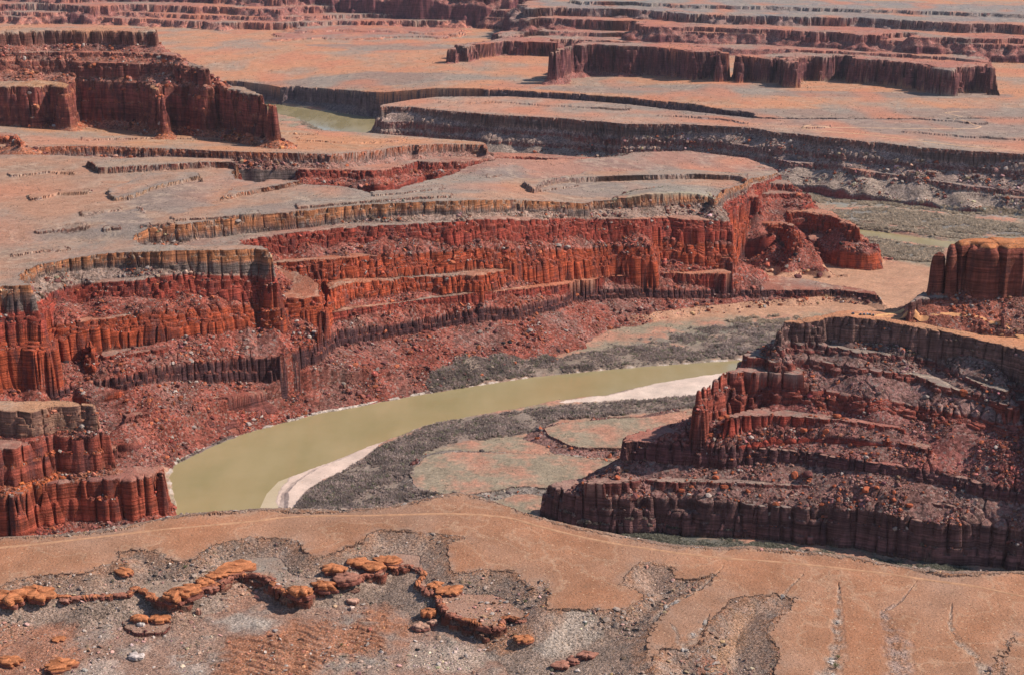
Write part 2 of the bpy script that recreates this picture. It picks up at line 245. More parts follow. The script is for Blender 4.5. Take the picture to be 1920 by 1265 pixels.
# --- the butte on the right with the road
RB = [(1462, 615), (1470, 608), (1480, 606), (1500, 605), (1530, 603), (1545, 600), (1552, 595), (1580, 594), (1600, 595), (1640, 599), (1700, 610), (1760, 620), (1820, 632), (1870, 644), (1920, 657), (2000, 682), (2200, 742)]
ter('road_bench', 'east_butte', along([250, 294, 345, 398, 473, 600], [178, 180, 186, 182, 172, 168]), RB, [(2300, 560), (1920, 545), (1710, 565), (1690, 575), (1640, 581), (1560, 585), (1540, 590), (1500, 596), (1466, 602)], hc=19, tal=35, ctop=(.52, .225, .12), ccl=(.25, .135, .11), ctal=(.25, .14, .115), style='blocks', pil=2.4, big=4, cs=9, reach=260, rub=.4, taldrop=12, hcf=along([280, 338, 390, 460], [17, 25, 22, 18]))
ter('butte_two', 'east_butte', along([150, 210, 258, 290, 340, 394, 465], [161, 160.5, 160, 159.5, 156.6, 153.4, 137.5]), [(1437, 647), (1470, 644), (1500, 643), (1560, 650), (1610, 660), (1690, 667), (1745, 676), (1800, 702), (1900, 740)], [(1900, 680), (1760, 640), (1550, 625), (1440, 637)], hc=9, tal=34, ctop=(.26, .14, .115), ccl=(.27, .085, .07), ctal=(.26, .14, .115), pil=3.4, big=4, cs=9, reach=240, taldrop=10, hcf=along([150, 207, 250, 288, 338, 390, 460], [9.5, 9.5, 9.5, 10, 7, 7, 5]))
ter('butte_two_low', 'east_butte', along([150, 210, 258, 290, 340, 394, 465], [151, 150, 149.6, 146, 144.7, 140, 128]), [(1395, 671), (1420, 667), (1440, 666), (1500, 673), (1540, 678), (1585, 685), (1645, 694), (1710, 702), (1760, 722), (1850, 745)], [(1850, 700), (1740, 665), (1500, 645), (1400, 655)], hc=11, tal=33, ctop=(.26, .13, .11), ccl=(.33, .09, .065), ctal=(.26, .13, .11), pil=3.6, big=5, cs=10, reach=240, taldrop=20, hcf=along([150, 207, 250, 288, 338, 390, 460], [11, 11, 11, 11, 8.5, 8, 5]))
ter('butte_three_slab', 'east_butte', flat(139), [(1352, 712), (1365, 701), (1400, 697), (1450, 700), (1500, 712)], [(1500, 690), (1400, 680), (1352, 700)], hc=5, tal=33, ctop=(.36, .11, .08), ccl=RED, ctal=(.33, .11, .08), style='ledge', pil=2.5, big=3, cs=8, reach=200, taldrop=3)
ter('butte_three', 'east_butte', along([150, 210, 258, 290, 340, 394, 465], [137, 135.6, 132, 125, 123.6, 117.7, 111]), [(1311, 730), (1325, 722), (1340, 718), (1360, 709), (1400, 708), (1440, 708), (1510, 727), (1560, 734), (1625, 745), (1685, 756), (1760, 770), (1820, 782), (1900, 800)], [(1900, 740), (1760, 725), (1600, 705), (1450, 680), (1350, 700), (1315, 720)], hc=27, tal=33, ctop=(.33, .11, .085), ccl=(.36, .09, .06), ctal=(.3, .1, .08), pil=4.2, big=6, cs=13, reach=240, taldrop=45, hcf=along([150, 207, 250, 288, 338, 390, 460], [40, 37, 27, 20, 15, 11, 7]))
ter('butte_four', 'east_butte', along([150, 210, 258, 290, 340, 394, 465], [80, 81, 79, 77.5, 78.5, 75, 69.7]), [(1172, 829), (1185, 826), (1220, 829), (1285, 834), (1360, 839), (1440, 839), (1500, 845), (1560, 855), (1635, 866), (1710, 876), (1785, 891), (1835, 906), (1920, 916), (2000, 925), (2150, 950)], [(2150, 850), (1900, 820), (1700, 800), (1400, 770), (1250, 795), (1180, 815)], hc=20, tal=32, ctop=(.36, .13, .1), ccl=(.155, .07, .07), ctal=(.27, .13, .105), style='blocks', pil=2.8, big=5, cs=9, reach=240, taldrop=35, hcf=along([150, 207, 250, 288, 338, 390, 460], [19, 21, 13, 11, 10.5, 10, 12]))
ter('butte_five', 'east_butte', along([150, 210, 258, 290, 340, 394, 465], [38, 38.6, 39, 38, 43, 41.5, 40]), [(1022, 908), (1040, 912), (1060, 922), (1095, 932), (1160, 936), (1235, 936), (1285, 939), (1335, 943), (1400, 945), (1460, 949), (1510, 956), (1610, 956), (1685, 968), (1760, 981), (1835, 984), (1920, 999), (2000, 1010), (2150, 1030)], [(2150, 920), (1800, 890), (1500, 860), (1250, 860), (1100, 890), (1040, 900)], hc=31, tal=30, ctop=(.31, .18, .15), ccl=(.23, .115, .105), ctal=(.2, .12, .1), style='blocks', pil=3, big=3.5, cs=11, reach=120, taldrop=9, hcf=along([150, 207, 250, 288, 338, 390, 460], [34, 35, 35, 34, 41, 40, 38]))
ter('butte_slope_a', 'east_butte', along([200, 260, 340, 440], [95, 93, 94, 88]), [(1325, 802), (1440, 799), (1520, 806), (1600, 816), (1680, 829), (1745, 842)], [(1735, 825), (1440, 785), (1335, 790)], hc=4, tal=33, ctop=(.33, .12, .09), ccl=REDD, ctal=(.31, .11, .085), reach=60, taldrop=10, **THIN)
ter('butte_slope_b', 'east_butte', flat(53), [(1095, 907), (1200, 901), (1300, 904), (1440, 907), (1560, 914), (1680, 930), (1800, 950)], [(1790, 935), (1440, 893), (1110, 895)], hc=3.4, tal=33, ctop=(.3, .15, .12), ccl=(.27, .09, .075), ctal=(.29, .14, .115), reach=60, taldrop=10, **THIN)
ter('butte_slope_c', 'east_butte', along([200, 260, 340, 440], [108, 106, 104, 98]), [(1360, 784), (1440, 776), (1520, 782), (1600, 792), (1700, 806)], [(1690, 796), (1440, 764), (1365, 775)], hc=3, tal=33, ctop=(.33, .12, .09), ccl=REDD, ctal=(.31, .11, .085), reach=50, taldrop=6, **THIN)
ter('tower_base', 'east_butte', flat(201), [(1706, 566), (1716, 562), (1732, 558), (1760, 556), (1782, 557)], [(1790, 535), (1730, 545)], hc=18, tal=34, ctop=(.28, .12, .1), ccl=(.23, .095, .08), ctal=(.36, .12, .075), style='blocks', pil=2.2, big=2, cs=8, reach=90, taldrop=5)
ter('tower_stub', 'east_butte', flat(192), [(1836, 582), (1845, 575), (1860, 574), (1874, 576), (1880, 590)], [(1874, 566), (1840, 568)], hc=17, tal=34, ctop=(.45, .13, .08), ccl=(.22, .09, .07), ctal=(.45, .13, .07), style='blocks', pil=2.2, big=1, cs=6, reach=60, taldrop=5)
ter('tower', 'sandstone_tower', flat(256), [(1744, 545), (1750, 548), (1800, 549), (1826, 550), (1886, 554), (1920, 554), (1990, 556), (2060, 556)], [(2060, 530), (1920, 528), (1850, 528), (1790, 532), (1750, 540)], hc=54, tal=36, ctop=(.50, .18, .075), ccl=(.27, .085, .058), ctal=(.36, .12, .08), style='tower', pil=9, big=1, cs=30, reach=110, zl=flat(204), taldrop=22)

# --- far wall of the canyon, to the right
W = [(712, 201), (723, 199), (783, 202), (837, 208), (907, 214), (960, 217), (1040, 221), (1120, 228), (1173, 233), (1280, 233), (1413, 240), (1447, 247), (1493, 252), (1567, 260), (1647, 268), (1730, 277), (1813, 283), (1920, 289), (2100, 300)]
Wback = [(2100, 220), (1500, 224), (1412, 222), (1300, 210), (1180, 196), (1080, 188), (960, 181), (850, 181), (760, 184), (723, 190)]
ter('far_rim', 'far_wall', along([-300, 50, 670, 945], [86, 91, 106, 104]), W, Wback, hc=13, tal=32, ctop=PINK, ccl=(.24, .15, .13), ctal=(.37, .25, .20), style='cap', pil=3, big=6, cs=14, reach=420, taldrop=22)
ter('far_two', 'far_wall', along([-300, 50, 670, 945], [55, 57, 75, 73]), [(718, 228), (780, 229), (840, 236), (923, 241), (980, 246), (1060, 250), (1173, 258), (1280, 263), (1347, 267), (1447, 280), (1493, 283), (1580, 293), (1713, 307), (1813, 313), (1920, 323), (2100, 335)], [(2100, 310), (1700, 285), (1300, 245), (900, 225), (722, 215)], hc=9, tal=30, ctop=(.27, .19, .165), ccl=(.30, .11, .09), ctal=(.37, .25, .20), pil=4, big=6, cs=14, reach=420, taldrop=20)
ter('far_three', 'far_wall', along([-300, 50, 400, 670, 945], [31, 34, 47, 57, 43]), [(712, 243), (760, 245), (827, 252), (907, 263), (973, 267), (1090, 273), (1133, 270), (1207, 276), (1280, 281), (1347, 284), (1430, 294), (1480, 305), (1563, 309), (1613, 321), (1697, 331), (1813, 349), (1920, 358), (2100, 375)], [(2100, 340), (1700, 312), (1300, 268), (900, 245), (720, 232)], hc=9, tal=28, ctop=(.3, .17, .15), ccl=(.33, .10, .08), ctal=(.37, .27, .21), pil=4, big=6, cs=14, reach=420, taldrop=22)
ter('far_four', 'far_wall', flat(32), [(1180, 312), (1260, 316), (1380, 318), (1447, 326), (1480, 330), (1560, 337), (1647, 344), (1740, 354), (1813, 363), (1920, 372), (2100, 390)], [(2100, 370), (1700, 335), (1300, 300), (1180, 302)], hc=23, tal=28, ctop=(.26, .17, .14), ccl=(.26, .11, .10), ctal=(.27, .2, .16), style='blocks', pil=3, big=9, cs=16, reach=200)
# --- the plain beyond and its buttes
def plain_z(X, Y):
    a = np.clip(46 + .09 * (X + 650), 44, 86)
    return a + (86 - a) * np.clip((Y - 4480) / 700, 0, 1) + 14 * np.clip((X - 250) / 300, 0, 1)
plain = [(-600, 150), (300, 152), (440, 152), (505, 164), (550, 162), (625, 167), (690, 172), (720, 174), (840, 166), (960, 169), (1080, 176), (1185, 184), (1300, 196), (1408, 213), (1420, 220)]
ter('plain_edge', 'plain', plain_z, plain, [(1500, 222), (2300, 222), (.75, 5200, None), (.75, 60000, None), (-.75, 60000, None), (-.75, 5200, None)], hc=40, tal=33, ctop=(.50, .225, .125), ccl=(.17, .11, .115), ctal=(.2, .13, .12), style='blocks', pil=4, big=12, cs=18, reach=420, rub=.5)
FP = dict(style='wall', pil=12, big=30, cs=34, ccl=(.165, .062, .064), ctal=(.31, .115, .092), ctop=(.40, .155, .11))
ter('far_butte', 'far_butte', flat(174), [(1040, 97), (1047, 92), (1085, 84), (1125, 84), (1175, 87), (1260, 90), (1305, 98), (1350, 97), (1358, 102)], [(1350, 90), (1250, 82), (1090, 77)], hc=74, tal=30, reach=300, **FP, taldrop=20)
ter('far_butte_east', 'far_butte', flat(165), [(1384, 110), (1400, 106), (1440, 110), (1462, 107), (1475, 118), (1490, 118), (1500, 106), (1535, 104), (1540, 108), (1585, 102), (1610, 112), (1660, 113), (1730, 121), (1765, 131), (1790, 132), (1810, 126), (1850, 124), (1862, 130)], [(1850, 118), (1700, 108), (1500, 98), (1390, 102)], hc=66, tal=30, reach=300, **FP, taldrop=22)
ter('far_hoodoos', 'far_butte', flat(130), [(850, 92), (865, 87), (880, 89), (900, 82), (950, 78), (1040, 80)], [(1040, 72), (950, 70), (860, 84)], hc=40, tal=25, reach=200, **FP, taldrop=12)
def far(n, z, line, up=14, hc=40, tal=26, **k):
    kw = dict(FP); kw.update(k)
    kw['big'] = max(kw['big'], 45)
    kw['hcf'] = lambda X, Y: hc * np.clip(.85 + 1.5 * perlin(np.asarray(X) / 150 + z, np.asarray(Y) / 260), .12, 1.8)
    ter(n, 'far_plateau', flat(z), line, [(x, y - up) for x, y in reversed(line)], hc=hc, tal=tal, reach=500, taldrop=16, **kw)
far('far_a', 131, [(940, 72), (980, 62), (1040, 58), (1100, 62), (1190, 62), (1300, 68), (1420, 74), (1520, 80), (1620, 84), (1700, 78), (1780, 88), (1830, 98)], hc=20, up=12)
far('far_a2', 118, [(930, 84), (1000, 76), (1060, 74), (1140, 78), (1380, 92), (1520, 94), (1640, 100), (1760, 106), (1850, 116)], hc=9, up=10)
far('far_b', 165, [(985, 40), (1010, 34), (1100, 38), (1190, 40), (1205, 50), (1300, 52), (1420, 54), (1520, 60), (1640, 66), (1710, 60), (1715, 70), (2100, 76)], hc=24, up=14)
far('far_b2', 150, [(1200, 58), (1320, 62), (1440, 64), (1560, 70), (1700, 78), (1820, 82), (2100, 92)], hc=8, up=10)
far('far_c', 194, [(980, 18), (1040, 14), (1190, 18), (1290, 26), (1400, 30), (1500, 32), (1620, 34), (1720, 40), (1800, 44), (2200, 56)], hc=24, up=16, ctop=(.27, .2, .175), ctal=(.29, .17, .145))
far('far_d', 206, [(1080, 3), (1200, 5), (1300, 10), (1420, 12), (1560, 16), (1700, 20), (1800, 24), (2200, 34)], hc=12, up=16, ctop=(.27, .21, .185), ctal=(.26, .195, .17))
far('far_w', 113, [(-500, 36), (0, 31), (60, 33), (130, 30), (190, 33), (290, 37), (420, 43), (520, 43), (640, 40), (800, 39), (930, 40), (980, 44)], hc=18, up=14, ctal=(.46, .17, .12))
far('far_v', 129, [(-500, 28), (0, 22), (90, 24), (200, 22), (330, 27), (450, 31), (540, 32), (680, 27), (840, 28), (960, 34)], hc=11, up=10, ctal=(.40, .15, .11))
far('far_x', 156, [(-500, 16), (0, 8), (90, 7), (170, 12), (250, 8), (300, 10), (420, 14), (520, 18), (560, 13), (700, 9), (860, 14), (960, 20), (990, 26)], hc=26, up=14, pil=16, big=45)
far('far_y', 187, [(-500, -4), (0, -12), (120, -8), (250, -12), (400, -8), (520, -2), (600, -8), (760, -10), (900, -4), (1000, 0), (1100, -4)], hc=26, up=20, pil=18, big=50)
far('far_z', 222, [(-500, -22), (0, -28), (300, -27), (600, -22), (900, -15), (1100, -18)], hc=26, up=20, pil=18, big=50)
far('far_ripple', 97, [(560, 60), (640, 56), (700, 58), (800, 62), (860, 64)], hc=7, up=10, big=20, pil=6, tal=14, ctal=(.5, .2, .12))
far('far_ripple_low', 92, [(520, 74), (600, 70), (660, 72), (760, 68), (840, 70)], hc=5, up=12, big=20, pil=6, tal=12, ctal=(.5, .2, .12))
# low terraces on the canyon floor
ter('floor_mound', 'canyon_floor', flat(9), [(772, 905), (776, 880), (795, 858), (850, 845), (920, 846), (1050, 850), (1130, 858), (1180, 880), (1120, 900), (1030, 915), (960, 912), (900, 925), (850, 930), (800, 922)], [], hc=1.3, tal=16, ctop=(.34, .245, .185), ccl=(.25, .16, .13), ctal=(.3, .24, .2), style='thin', pil=0.7, big=6, cs=9, reach=30)
ter('floor_mound_east', 'canyon_floor', flat(12), [(1022, 802), (1057, 791), (1123, 786), (1207, 780), (1273, 770), (1312, 775), (1250, 802), (1200, 827), (1180, 842), (1100, 840), (1060, 832), (1025, 815)], [], hc=2.2, tal=16, ctop=(.36, .22, .165), ccl=(.33, .14, .12), ctal=(.33, .16, .13), style='thin', pil=0.7, big=6, cs=9, reach=30)

GRPS = sorted({t['grp'] for t in T} | {'canyon_floor'})
log('terraces', len(T))

# ------------------------------------------------------------------ signed distances on a coarse polar grid
UC = np.linspace(-.60, .60, 620)
LC = np.linspace(math.log(560), math.log(30000), 1150)
XC = (np.exp(LC)[None, :] * UC[:, None]); YC = np.repeat(np.exp(LC)[None, :], len(UC), 0)

def sdist(P, X, Y):
    """signed distance, negative inside"""
    A = P; B = np.roll(P, -1, 0)
    best = np.full(X.shape, 1e18); ins = np.zeros(X.shape, bool)
    for (ax, ay), (bx, by) in zip(A, B):
        ex, ey = bx - ax, by - ay
        L = ex * ex + ey * ey + 1e-9
        t = np.clip(((X - ax) * ex + (Y - ay) * ey) / L, 0, 1)
        d = (X - ax - t * ex) ** 2 + (Y - ay - t * ey) ** 2
        np.minimum(best, d, out=best)
        if ay != by:
            c = ((ay > Y) != (by > Y)) & (X < ex * (Y - ay) / (by - ay) + ax)
            ins ^= c
    d = np.sqrt(best)
    return np.where(ins, -d, d)

def grid_field(P, reach):
    """the field over the part of the coarse grid within REACH of the polygon"""
    x0, y0 = P.min(0) - reach; x1, y1 = P.max(0) + reach
    j0 = max(0, np.searchsorted(LC, math.log(max(y0, 561))) - 2); j1 = min(len(LC), np.searchsorted(LC, math.log(max(y1, 600))) + 3)
    Ys = np.exp(LC[j0:j1]); ylo, yhi = Ys[0], Ys[-1]
    us = [x0 / ylo, x0 / yhi, x1 / ylo, x1 / yhi]
    i0 = max(0, np.searchsorted(UC, min(us)) - 2); i1 = min(len(UC), np.searchsorted(UC, max(us)) + 3)
    if i1 - i0 < 2 or j1 - j0 < 2: return None
    D = sdist(P, XC[i0:i1, j0:j1], YC[i0:i1, j0:j1]).astype(F32)
    return i0, i1, j0, j1, D

def sample(fld, fu, fl):
    """bilinear samples: indices of the points inside the window and their values"""
    i0, i1, j0, j1, D = fld
    idx = np.nonzero((fu >= i0) & (fu < i1 - 1.001) & (fl >= j0) & (fl < j1 - 1.001))[0]
    a = fu[idx] - i0; b = fl[idx] - j0
    ia = a.astype(np.int32); ib = b.astype(np.int32)
    a = (a - ia).astype(F32); b = (b - ib).astype(F32)
    v = (D[ia, ib] * (1 - a) + D[ia + 1, ib] * a) * (1 - b) + (D[ia, ib + 1] * (1 - a) + D[ia + 1, ib + 1] * a) * b
    return idx, v

BYN = {t['name']: t for t in T}
CHAINS = [(['mesa_rim', 'mesa_two', 'mesa_three', 'mesa_dark'], 7), (['road_bench', 'butte_two', 'butte_two_low', 'butte_three', 'butte_four', 'butte_five'], 8),
          (['left_cap', 'left_mid', 'left_low'], 5), (['far_rim', 'far_two', 'far_three'], 12), (['west_butte_top', 'west_butte_ledge', 'west_butte_mid', 'west_butte_wall'], 14)]
LOW = {}
for c, m in CHAINS:
    for a_, b_ in zip(c, c[1:]): LOW[a_] = b_
LOW.update({'mesa_two_low': 'mesa_three', 'mesa_three_low': 'mesa_dark', 'mesa_ledge': 'mesa_dark', 'butte_three_slab': 'butte_three'})
LOW.pop('nose_five', None)
def depth_(n): return 0 if n not in LOW else 1 + depth_(LOW[n])
inchain = {n for c, m in CHAINS for n in c}
for t in T:
    if t['name'] not in inchain: t['f'] = grid_field(t['P'], t['reach'])
for names, m in CHAINS:      # a lower step always juts out beyond the one above it
    ext = np.concatenate([BYN[n]['P'] for n in names]); rc = max(BYN[n]['reach'] for n in names)
    prev = None
    for n in names:
        box = grid_field(ext, rc)
        i0, i1, j0, j1, _ = box
        D = sdist(BYN[n]['P'], XC[i0:i1, j0:j1], YC[i0:i1, j0:j1]).astype(F32)
        if prev is not None and m > 0: D = np.minimum(D, prev - m)
        BYN[n]['f'] = (i0, i1, j0, j1, D); prev = D
log('fields')

def upoly(pts, z=3.0):
    p = np.array(pts, float)
    X, Y, _ = unproj(p[:, 0], p[:, 1], flat(z))
    return np.stack([X, Y], 1)
river_near = upoly([(345, 1090), (338, 1000), (330, 940), (320, 893), (332, 869), (400, 836), (450, 816), (520, 796), (600, 775), (660, 765), (700, 757), (800, 738), (900, 722), (1000, 707), (1100, 697), (1200, 688), (1300, 681), (1395, 675), (1600, 655), (1900, 640),
                    (1900, 690), (1600, 690), (1395, 692), (1360, 700), (1260, 713), (1180, 729), (1130, 742), (1040, 752), (960, 768), (900, 776), (800, 796), (720, 826), (650, 853), (585, 880), (545, 905), (525, 930), (520, 960), (560, 1000), (420, 1080)], 0)
river_mid = upoly([(1560, 425), (1617, 431), (1680, 439), (1767, 452), (1830, 458), (2050, 480), (2050, 492), (1830, 472), (1767, 464), (1680, 453), (1620, 444), (1560, 434)], 0)
river_far = upoly([(440, 188), (505, 194), (560, 202), (625, 211), (720, 224), (900, 226), (900, 234), (760, 250), (720, 258), (640, 256), (600, 245), (560, 225), (505, 212), (440, 205)], 0)
RIV = [grid_field(p, 260) for p in (river_near, river_mid, river_far)]

# painted ground on the canyon floor: polygon, colour, height added, softness
sand = [(1050, 757), (1100, 747), (1140, 741), (1180, 726), (1260, 710), (1360, 697), (1420, 690), (1420, 720), (1360, 735), (1310, 742), (1220, 748), (1150, 752)]
sand2 = [(515, 940), (522, 915), (543, 890), (590, 871), (640, 854), (690, 832), (722, 822), (700, 848), (640, 884), (595, 905), (578, 916), (565, 935), (545, 955)]
thick_near = [(545, 1000), (550, 955), (566, 934), (582, 914), (640, 884), (720, 836), (800, 799), (900, 778), (970, 771), (1040, 764), (1130, 754), (1200, 748), (1330, 740), (1330, 764), (1200, 776), (1120, 784), (1050, 790), (1010, 812), (930, 822), (850, 836), (795, 850), (775, 875), (770, 905), (795, 928), (835, 942), (850, 960), (760, 1010)]
thick_far = [(795, 736), (820, 714), (870, 698), (960, 688), (1060, 672), (1110, 658), (1180, 656), (1300, 646), (1440, 610), (1500, 600), (1500, 650), (1400, 667), (1300, 677), (1200, 684), (1100, 693), (1000, 703), (900, 718), (840, 730)]
thick_bank = [(330, 862), (400, 828), (440, 812), (450, 815), (400, 836), (335, 868)]
thick_bank2 = [(535, 790), (600, 765), (610, 772), (540, 795)]
thick_e1 = [(1553, 399), (1647, 393), (1730, 400), (1813, 408), (1920, 424), (2050, 436), (2050, 455), (1920, 445), (1830, 440), (1700, 425), (1600, 415)]
thick_e2 = [(1625, 447), (1690, 457), (1767, 467), (1767, 492), (1730, 492), (1680, 486), (1633, 474)]
thick_e3 = [(1575, 413), (1620, 428), (1720, 440), (1800, 449), (1920, 455), (1800, 440), (1700, 428)]
thick_wash = [(985, 970), (1030, 972), (1100, 985), (1170, 997), (1310, 1010), (1460, 1024), (1610, 1047), (1760, 1058), (1920, 1077), (2100, 1090), (2100, 1130), (1920, 1120), (1560, 1080), (1300, 1050), (1000, 1010)]
thick_up = [(560, 226), (600, 233), (625, 243), (600, 246), (570, 236)]
thick_gap = [(1480, 362), (1600, 365), (1800, 385), (1920, 398), (2050, 405), (2050, 420), (1900, 412), (1700, 392), (1560, 385), (1500, 375)]
veg_upper = [(1130, 655), (1200, 640), (1330, 612), (1460, 598), (1500, 606), (1440, 615), (1300, 645), (1180, 657)]
plain_in = [(1120, 604), (1300, 592), (1470, 590), (1560, 575), (1700, 588), (1770, 540), (1760, 498), (1690, 488), (1640, 478), (1560, 468), (1490, 478), (1430, 500), (1380, 560), (1250, 575)]
PAINT = [(upoly(plain_in, 8), (.47, .25, .155), 0, 25), (upoly(veg_upper), (.22, .19, .15), 0, 30), (upoly(thick_gap), (.26, .25, .22), 0, 30), (upoly(thick_e1), (.19, .17, .15), 0, 12), (upoly(thick_e2), (.17, .16, .14), 0, 12), (upoly(thick_e3), (.19, .17, .15), 0, 10),
         (upoly(thick_wash), (.13, .125, .105), 0, 10), (upoly(thick_far), (.25, .19, .15), 0, 8), (upoly(thick_near), (.25, .19, .155), 0, 6), (upoly(thick_bank), (.2, .16, .14), 0, 4), (upoly(thick_up), (.2, .18, .15), 0, 14),
         (upoly(sand), (.66, .51, .42), .35, 5), (upoly(sand2), (.66, .49, .40), .3, 3)]
PAINTF = [(grid_field(p, 60), c, h, s) for p, c, h, s in PAINT]
# gullies cut in the near bench: centre lines, half width at each point, depth
GUL = []
def gully(line, w, dep, c, zo=0.0):
    p = np.array(line, float)
    X, Y, _ = unproj(p[:, 0], p[:, 1], nb_z(zo))
    GUL.append((X, Y, np.array(w, float), dep, c))
PALE = (.46, .36, .29)
gully([(1572, 1090), (1573, 1130), (1570, 1160), (1572, 1200), (1566, 1235), (1545, 1290)], [.4, 2, 3.4, 4, 6, 7], 0.88, PALE)
gully([(1725, 1080), (1690, 1125), (1655, 1145), (1672, 1180), (1680, 1210), (1690, 1290)], [.3, .8, 2, 6, 8, 10], 0.77, (.42, .30, .25))
gully([(1785, 1130), (1780, 1170), (1800, 1205), (1830, 1230), (1850, 1270)], [.5, 1.5, 2.5, 2.5, 4], 0.715, (.47, .36, .28))
gully([(1355, 1062), (1330, 1085), (1290, 1115), (1250, 1135), (1225, 1160)], [.6, 1.4, 1.8, 2.0, 2.4], 1.0, PALE)
gully([(1505, 1076), (1480, 1100), (1465, 1118)], [.5, 1, 1.6], .8, PALE)
gully([(1330, 1150), (1318, 1175), (1300, 1190), (1280, 1215)], [.5, 1.5, 3, 5], .8, PALE)
gully([(1255, 1165), (1275, 1190), (1262, 1215)], [.4, 2, 3], .5, PALE)
MESAP = []
for pts in ([(225, 374), (290, 352), (350, 340), (400, 346), (395, 385), (330, 402), (262, 396)], [(150, 402), (265, 392), (285, 430), (240, 447), (185, 428)], [(60, 436), (180, 428), (230, 444), (150, 450), (70, 450)], [(1000, 358), (1080, 340), (1180, 342), (1340, 350), (1330, 366), (1180, 372), (1060, 366)],
            [(640, 352), (820, 345), (960, 352), (900, 362), (740, 372), (640, 366)], [(860, 330), (960, 318), (1000, 326), (930, 345), (850, 345)], [(420, 392), (600, 372), (700, 375), (560, 392), (440, 410)],
            [(1150, 196), (1420, 206), (1700, 205), (2100, 205), (2100, 285), (1800, 270), (1560, 248), (1300, 225)], [(880, 150), (1400, 160), (1480, 176), (1100, 166)], [(1240, 168), (1900, 178), (1900, 186), (1500, 184)], [(450, 128), (700, 120), (980, 140), (760, 146)], [(560, 78), (800, 74), (900, 84), (700, 90)]):
    p = np.array(pts, float); X_, Y_, _ = unproj(p[:, 0], p[:, 1], mtop() if pts[0][1] > 300 else flat(98)); MESAP.append(np.stack([X_, Y_], 1))
MESAPF = [grid_field(p, 60) for p in MESAP]
# rilled red mud in the bowl, pale rock patches, orange ground
SPOT = []
def spot(pts, c, soft, kind, zo=-15):
    p = np.array(pts, float)
    X, Y, _ = unproj(p[:, 0], p[:, 1], nb_z(zo))
    SPOT.append((np.stack([X, Y], 1), c, soft, kind))
spot([(430, 1205), (520, 1180), (640, 1168), (690, 1150), (735, 1155), (760, 1180), (700, 1220), (640, 1250), (560, 1290), (420, 1290), (400, 1240)], (.43, .165, .08), 14, 'rill', -15)
spot([(0, 1180), (60, 1170), (130, 1180), (150, 1230), (100, 1290), (-60, 1290), (-60, 1190)], (.40, .16, .09), 8, '', -15)
spot([(330, 1170), (400, 1180), (420, 1210), (380, 1250), (340, 1240)], (.40, .24, .17), 8, '', -15)
spot([(500, 1110), (560, 1140), (540, 1160), (430, 1150), (420, 1120), (460, 1100)], (.40, .2, .13), 8, '', -18)
spot([(930, 1200), (1000, 1195), (1010, 1225), (960, 1240), (915, 1225)], (.42, .19, .10), 6, '', -18)
spot([(1380, 1175), (1410, 1150), (1420, 1165), (1395, 1215), (1370, 1255), (1330, 1265), (1345, 1230), (1360, 1200)], (.43, .225, .125), 6, '', -8)
spot([(1320, 1250), (1360, 1235), (1400, 1290), (1300, 1290)], (.36, .14, .085), 6, '', -8)
spot([(1060, 1190), (1110, 1180), (1130, 1215), (1080, 1235), (1020, 1245), (1005, 1235)], (.50, .40, .32), 5, '', -16)
spot([(330, 1225), (380, 1215), (390, 1265), (340, 1290)], (.5, .38, .31), 6, '', -15)
spot([(170, 1240), (215, 1235), (225, 1290), (160, 1290)], (.5, .38, .31), 6, '', -15)
spot([(790, 1205), (880, 1210), (920, 1235), (860, 1260), (770, 1250)], (.5, .38, .3), 8, '', -15)
spot([(395, 1165), (450, 1150), (520, 1165), (500, 1185), (440, 1180)], (.45, .38, .32), 5, '', -15)
spot([(1190, 1075), (1240, 1065), (1255, 1095), (1230, 1115), (1195, 1100)], (.40, .25, .18), 6, '', -5)
SPOTF = [(grid_field(p, 40), c, s, k) for p, c, s, k in SPOT]

TOWER_D = np.array([-20, -13, -9, -6, -4.4, -3.4, -2.7, -2.0, -1.5, -1.1, -.7, -.1, .5])
TOWER_Z = np.array([0, -.02, -.06, -.12, -.16, -.24, -.27, -.37, -.42, -.6, -.8, -.95, -1.0])
BEDSTYLE = {'col': (6.2, .8, 4.0), 'cap': (4.2, .2, 1.3), 'blocks': (7.5, .15, 1.4), 'wall': (19, .2, 1.2), 'ledge': (3.4, .2, 1.0), 'thin': (9, 0, 0), 'tower': (999, 0, 0)}
for n, t in enumerate(T):
    r = np.random.default_rng(n + 11); t['id'] = n
    hb, d0, d1 = BEDSTYLE[t['style']]
    k = t['pil'] / (4.0 if t['style'] == 'col' else 2.5)
    if t['grp'] in ('far_butte', 'far_plateau'): hb, d0, d1, k = 16, .5, 3.0, 2.0
    m = max(1, int(round(t['hc'] / hb)))
    if t['style'] == 'col': m = max(m, 2)
    w = r.uniform(.6, 1.5, m); w /= w.sum(); cum = np.concatenate([[0], np.cumsum(w)])
    run = {'col': .40, 'cap': .22, 'blocks': .16, 'wall': .14, 'ledge': .3}.get(t['style'], 0) * t['hc']
    if t['name'] == 'mesa_dark': run = .25 * t['hc']
    beds = []; e = 0.0
    wks = [.08 * t['hc'] * w[q] + .2 for q in range(m)]
    gaps = r.uniform(.5, 1.5, m); gaps = gaps / gaps.sum() * max(0, run - sum(wks)) * k ** .5
    for q in range(m):
        beds.append((cum[q], cum[q + 1], e, wks[q], t['hc'] * w[q])); e += wks[q] + gaps[q]
    t['beds'] = beds; t['shift'] = .12 * e + (1.0 if t['style'] == 'col' else 0); t['seed'] = int(r.integers(0, 1000))

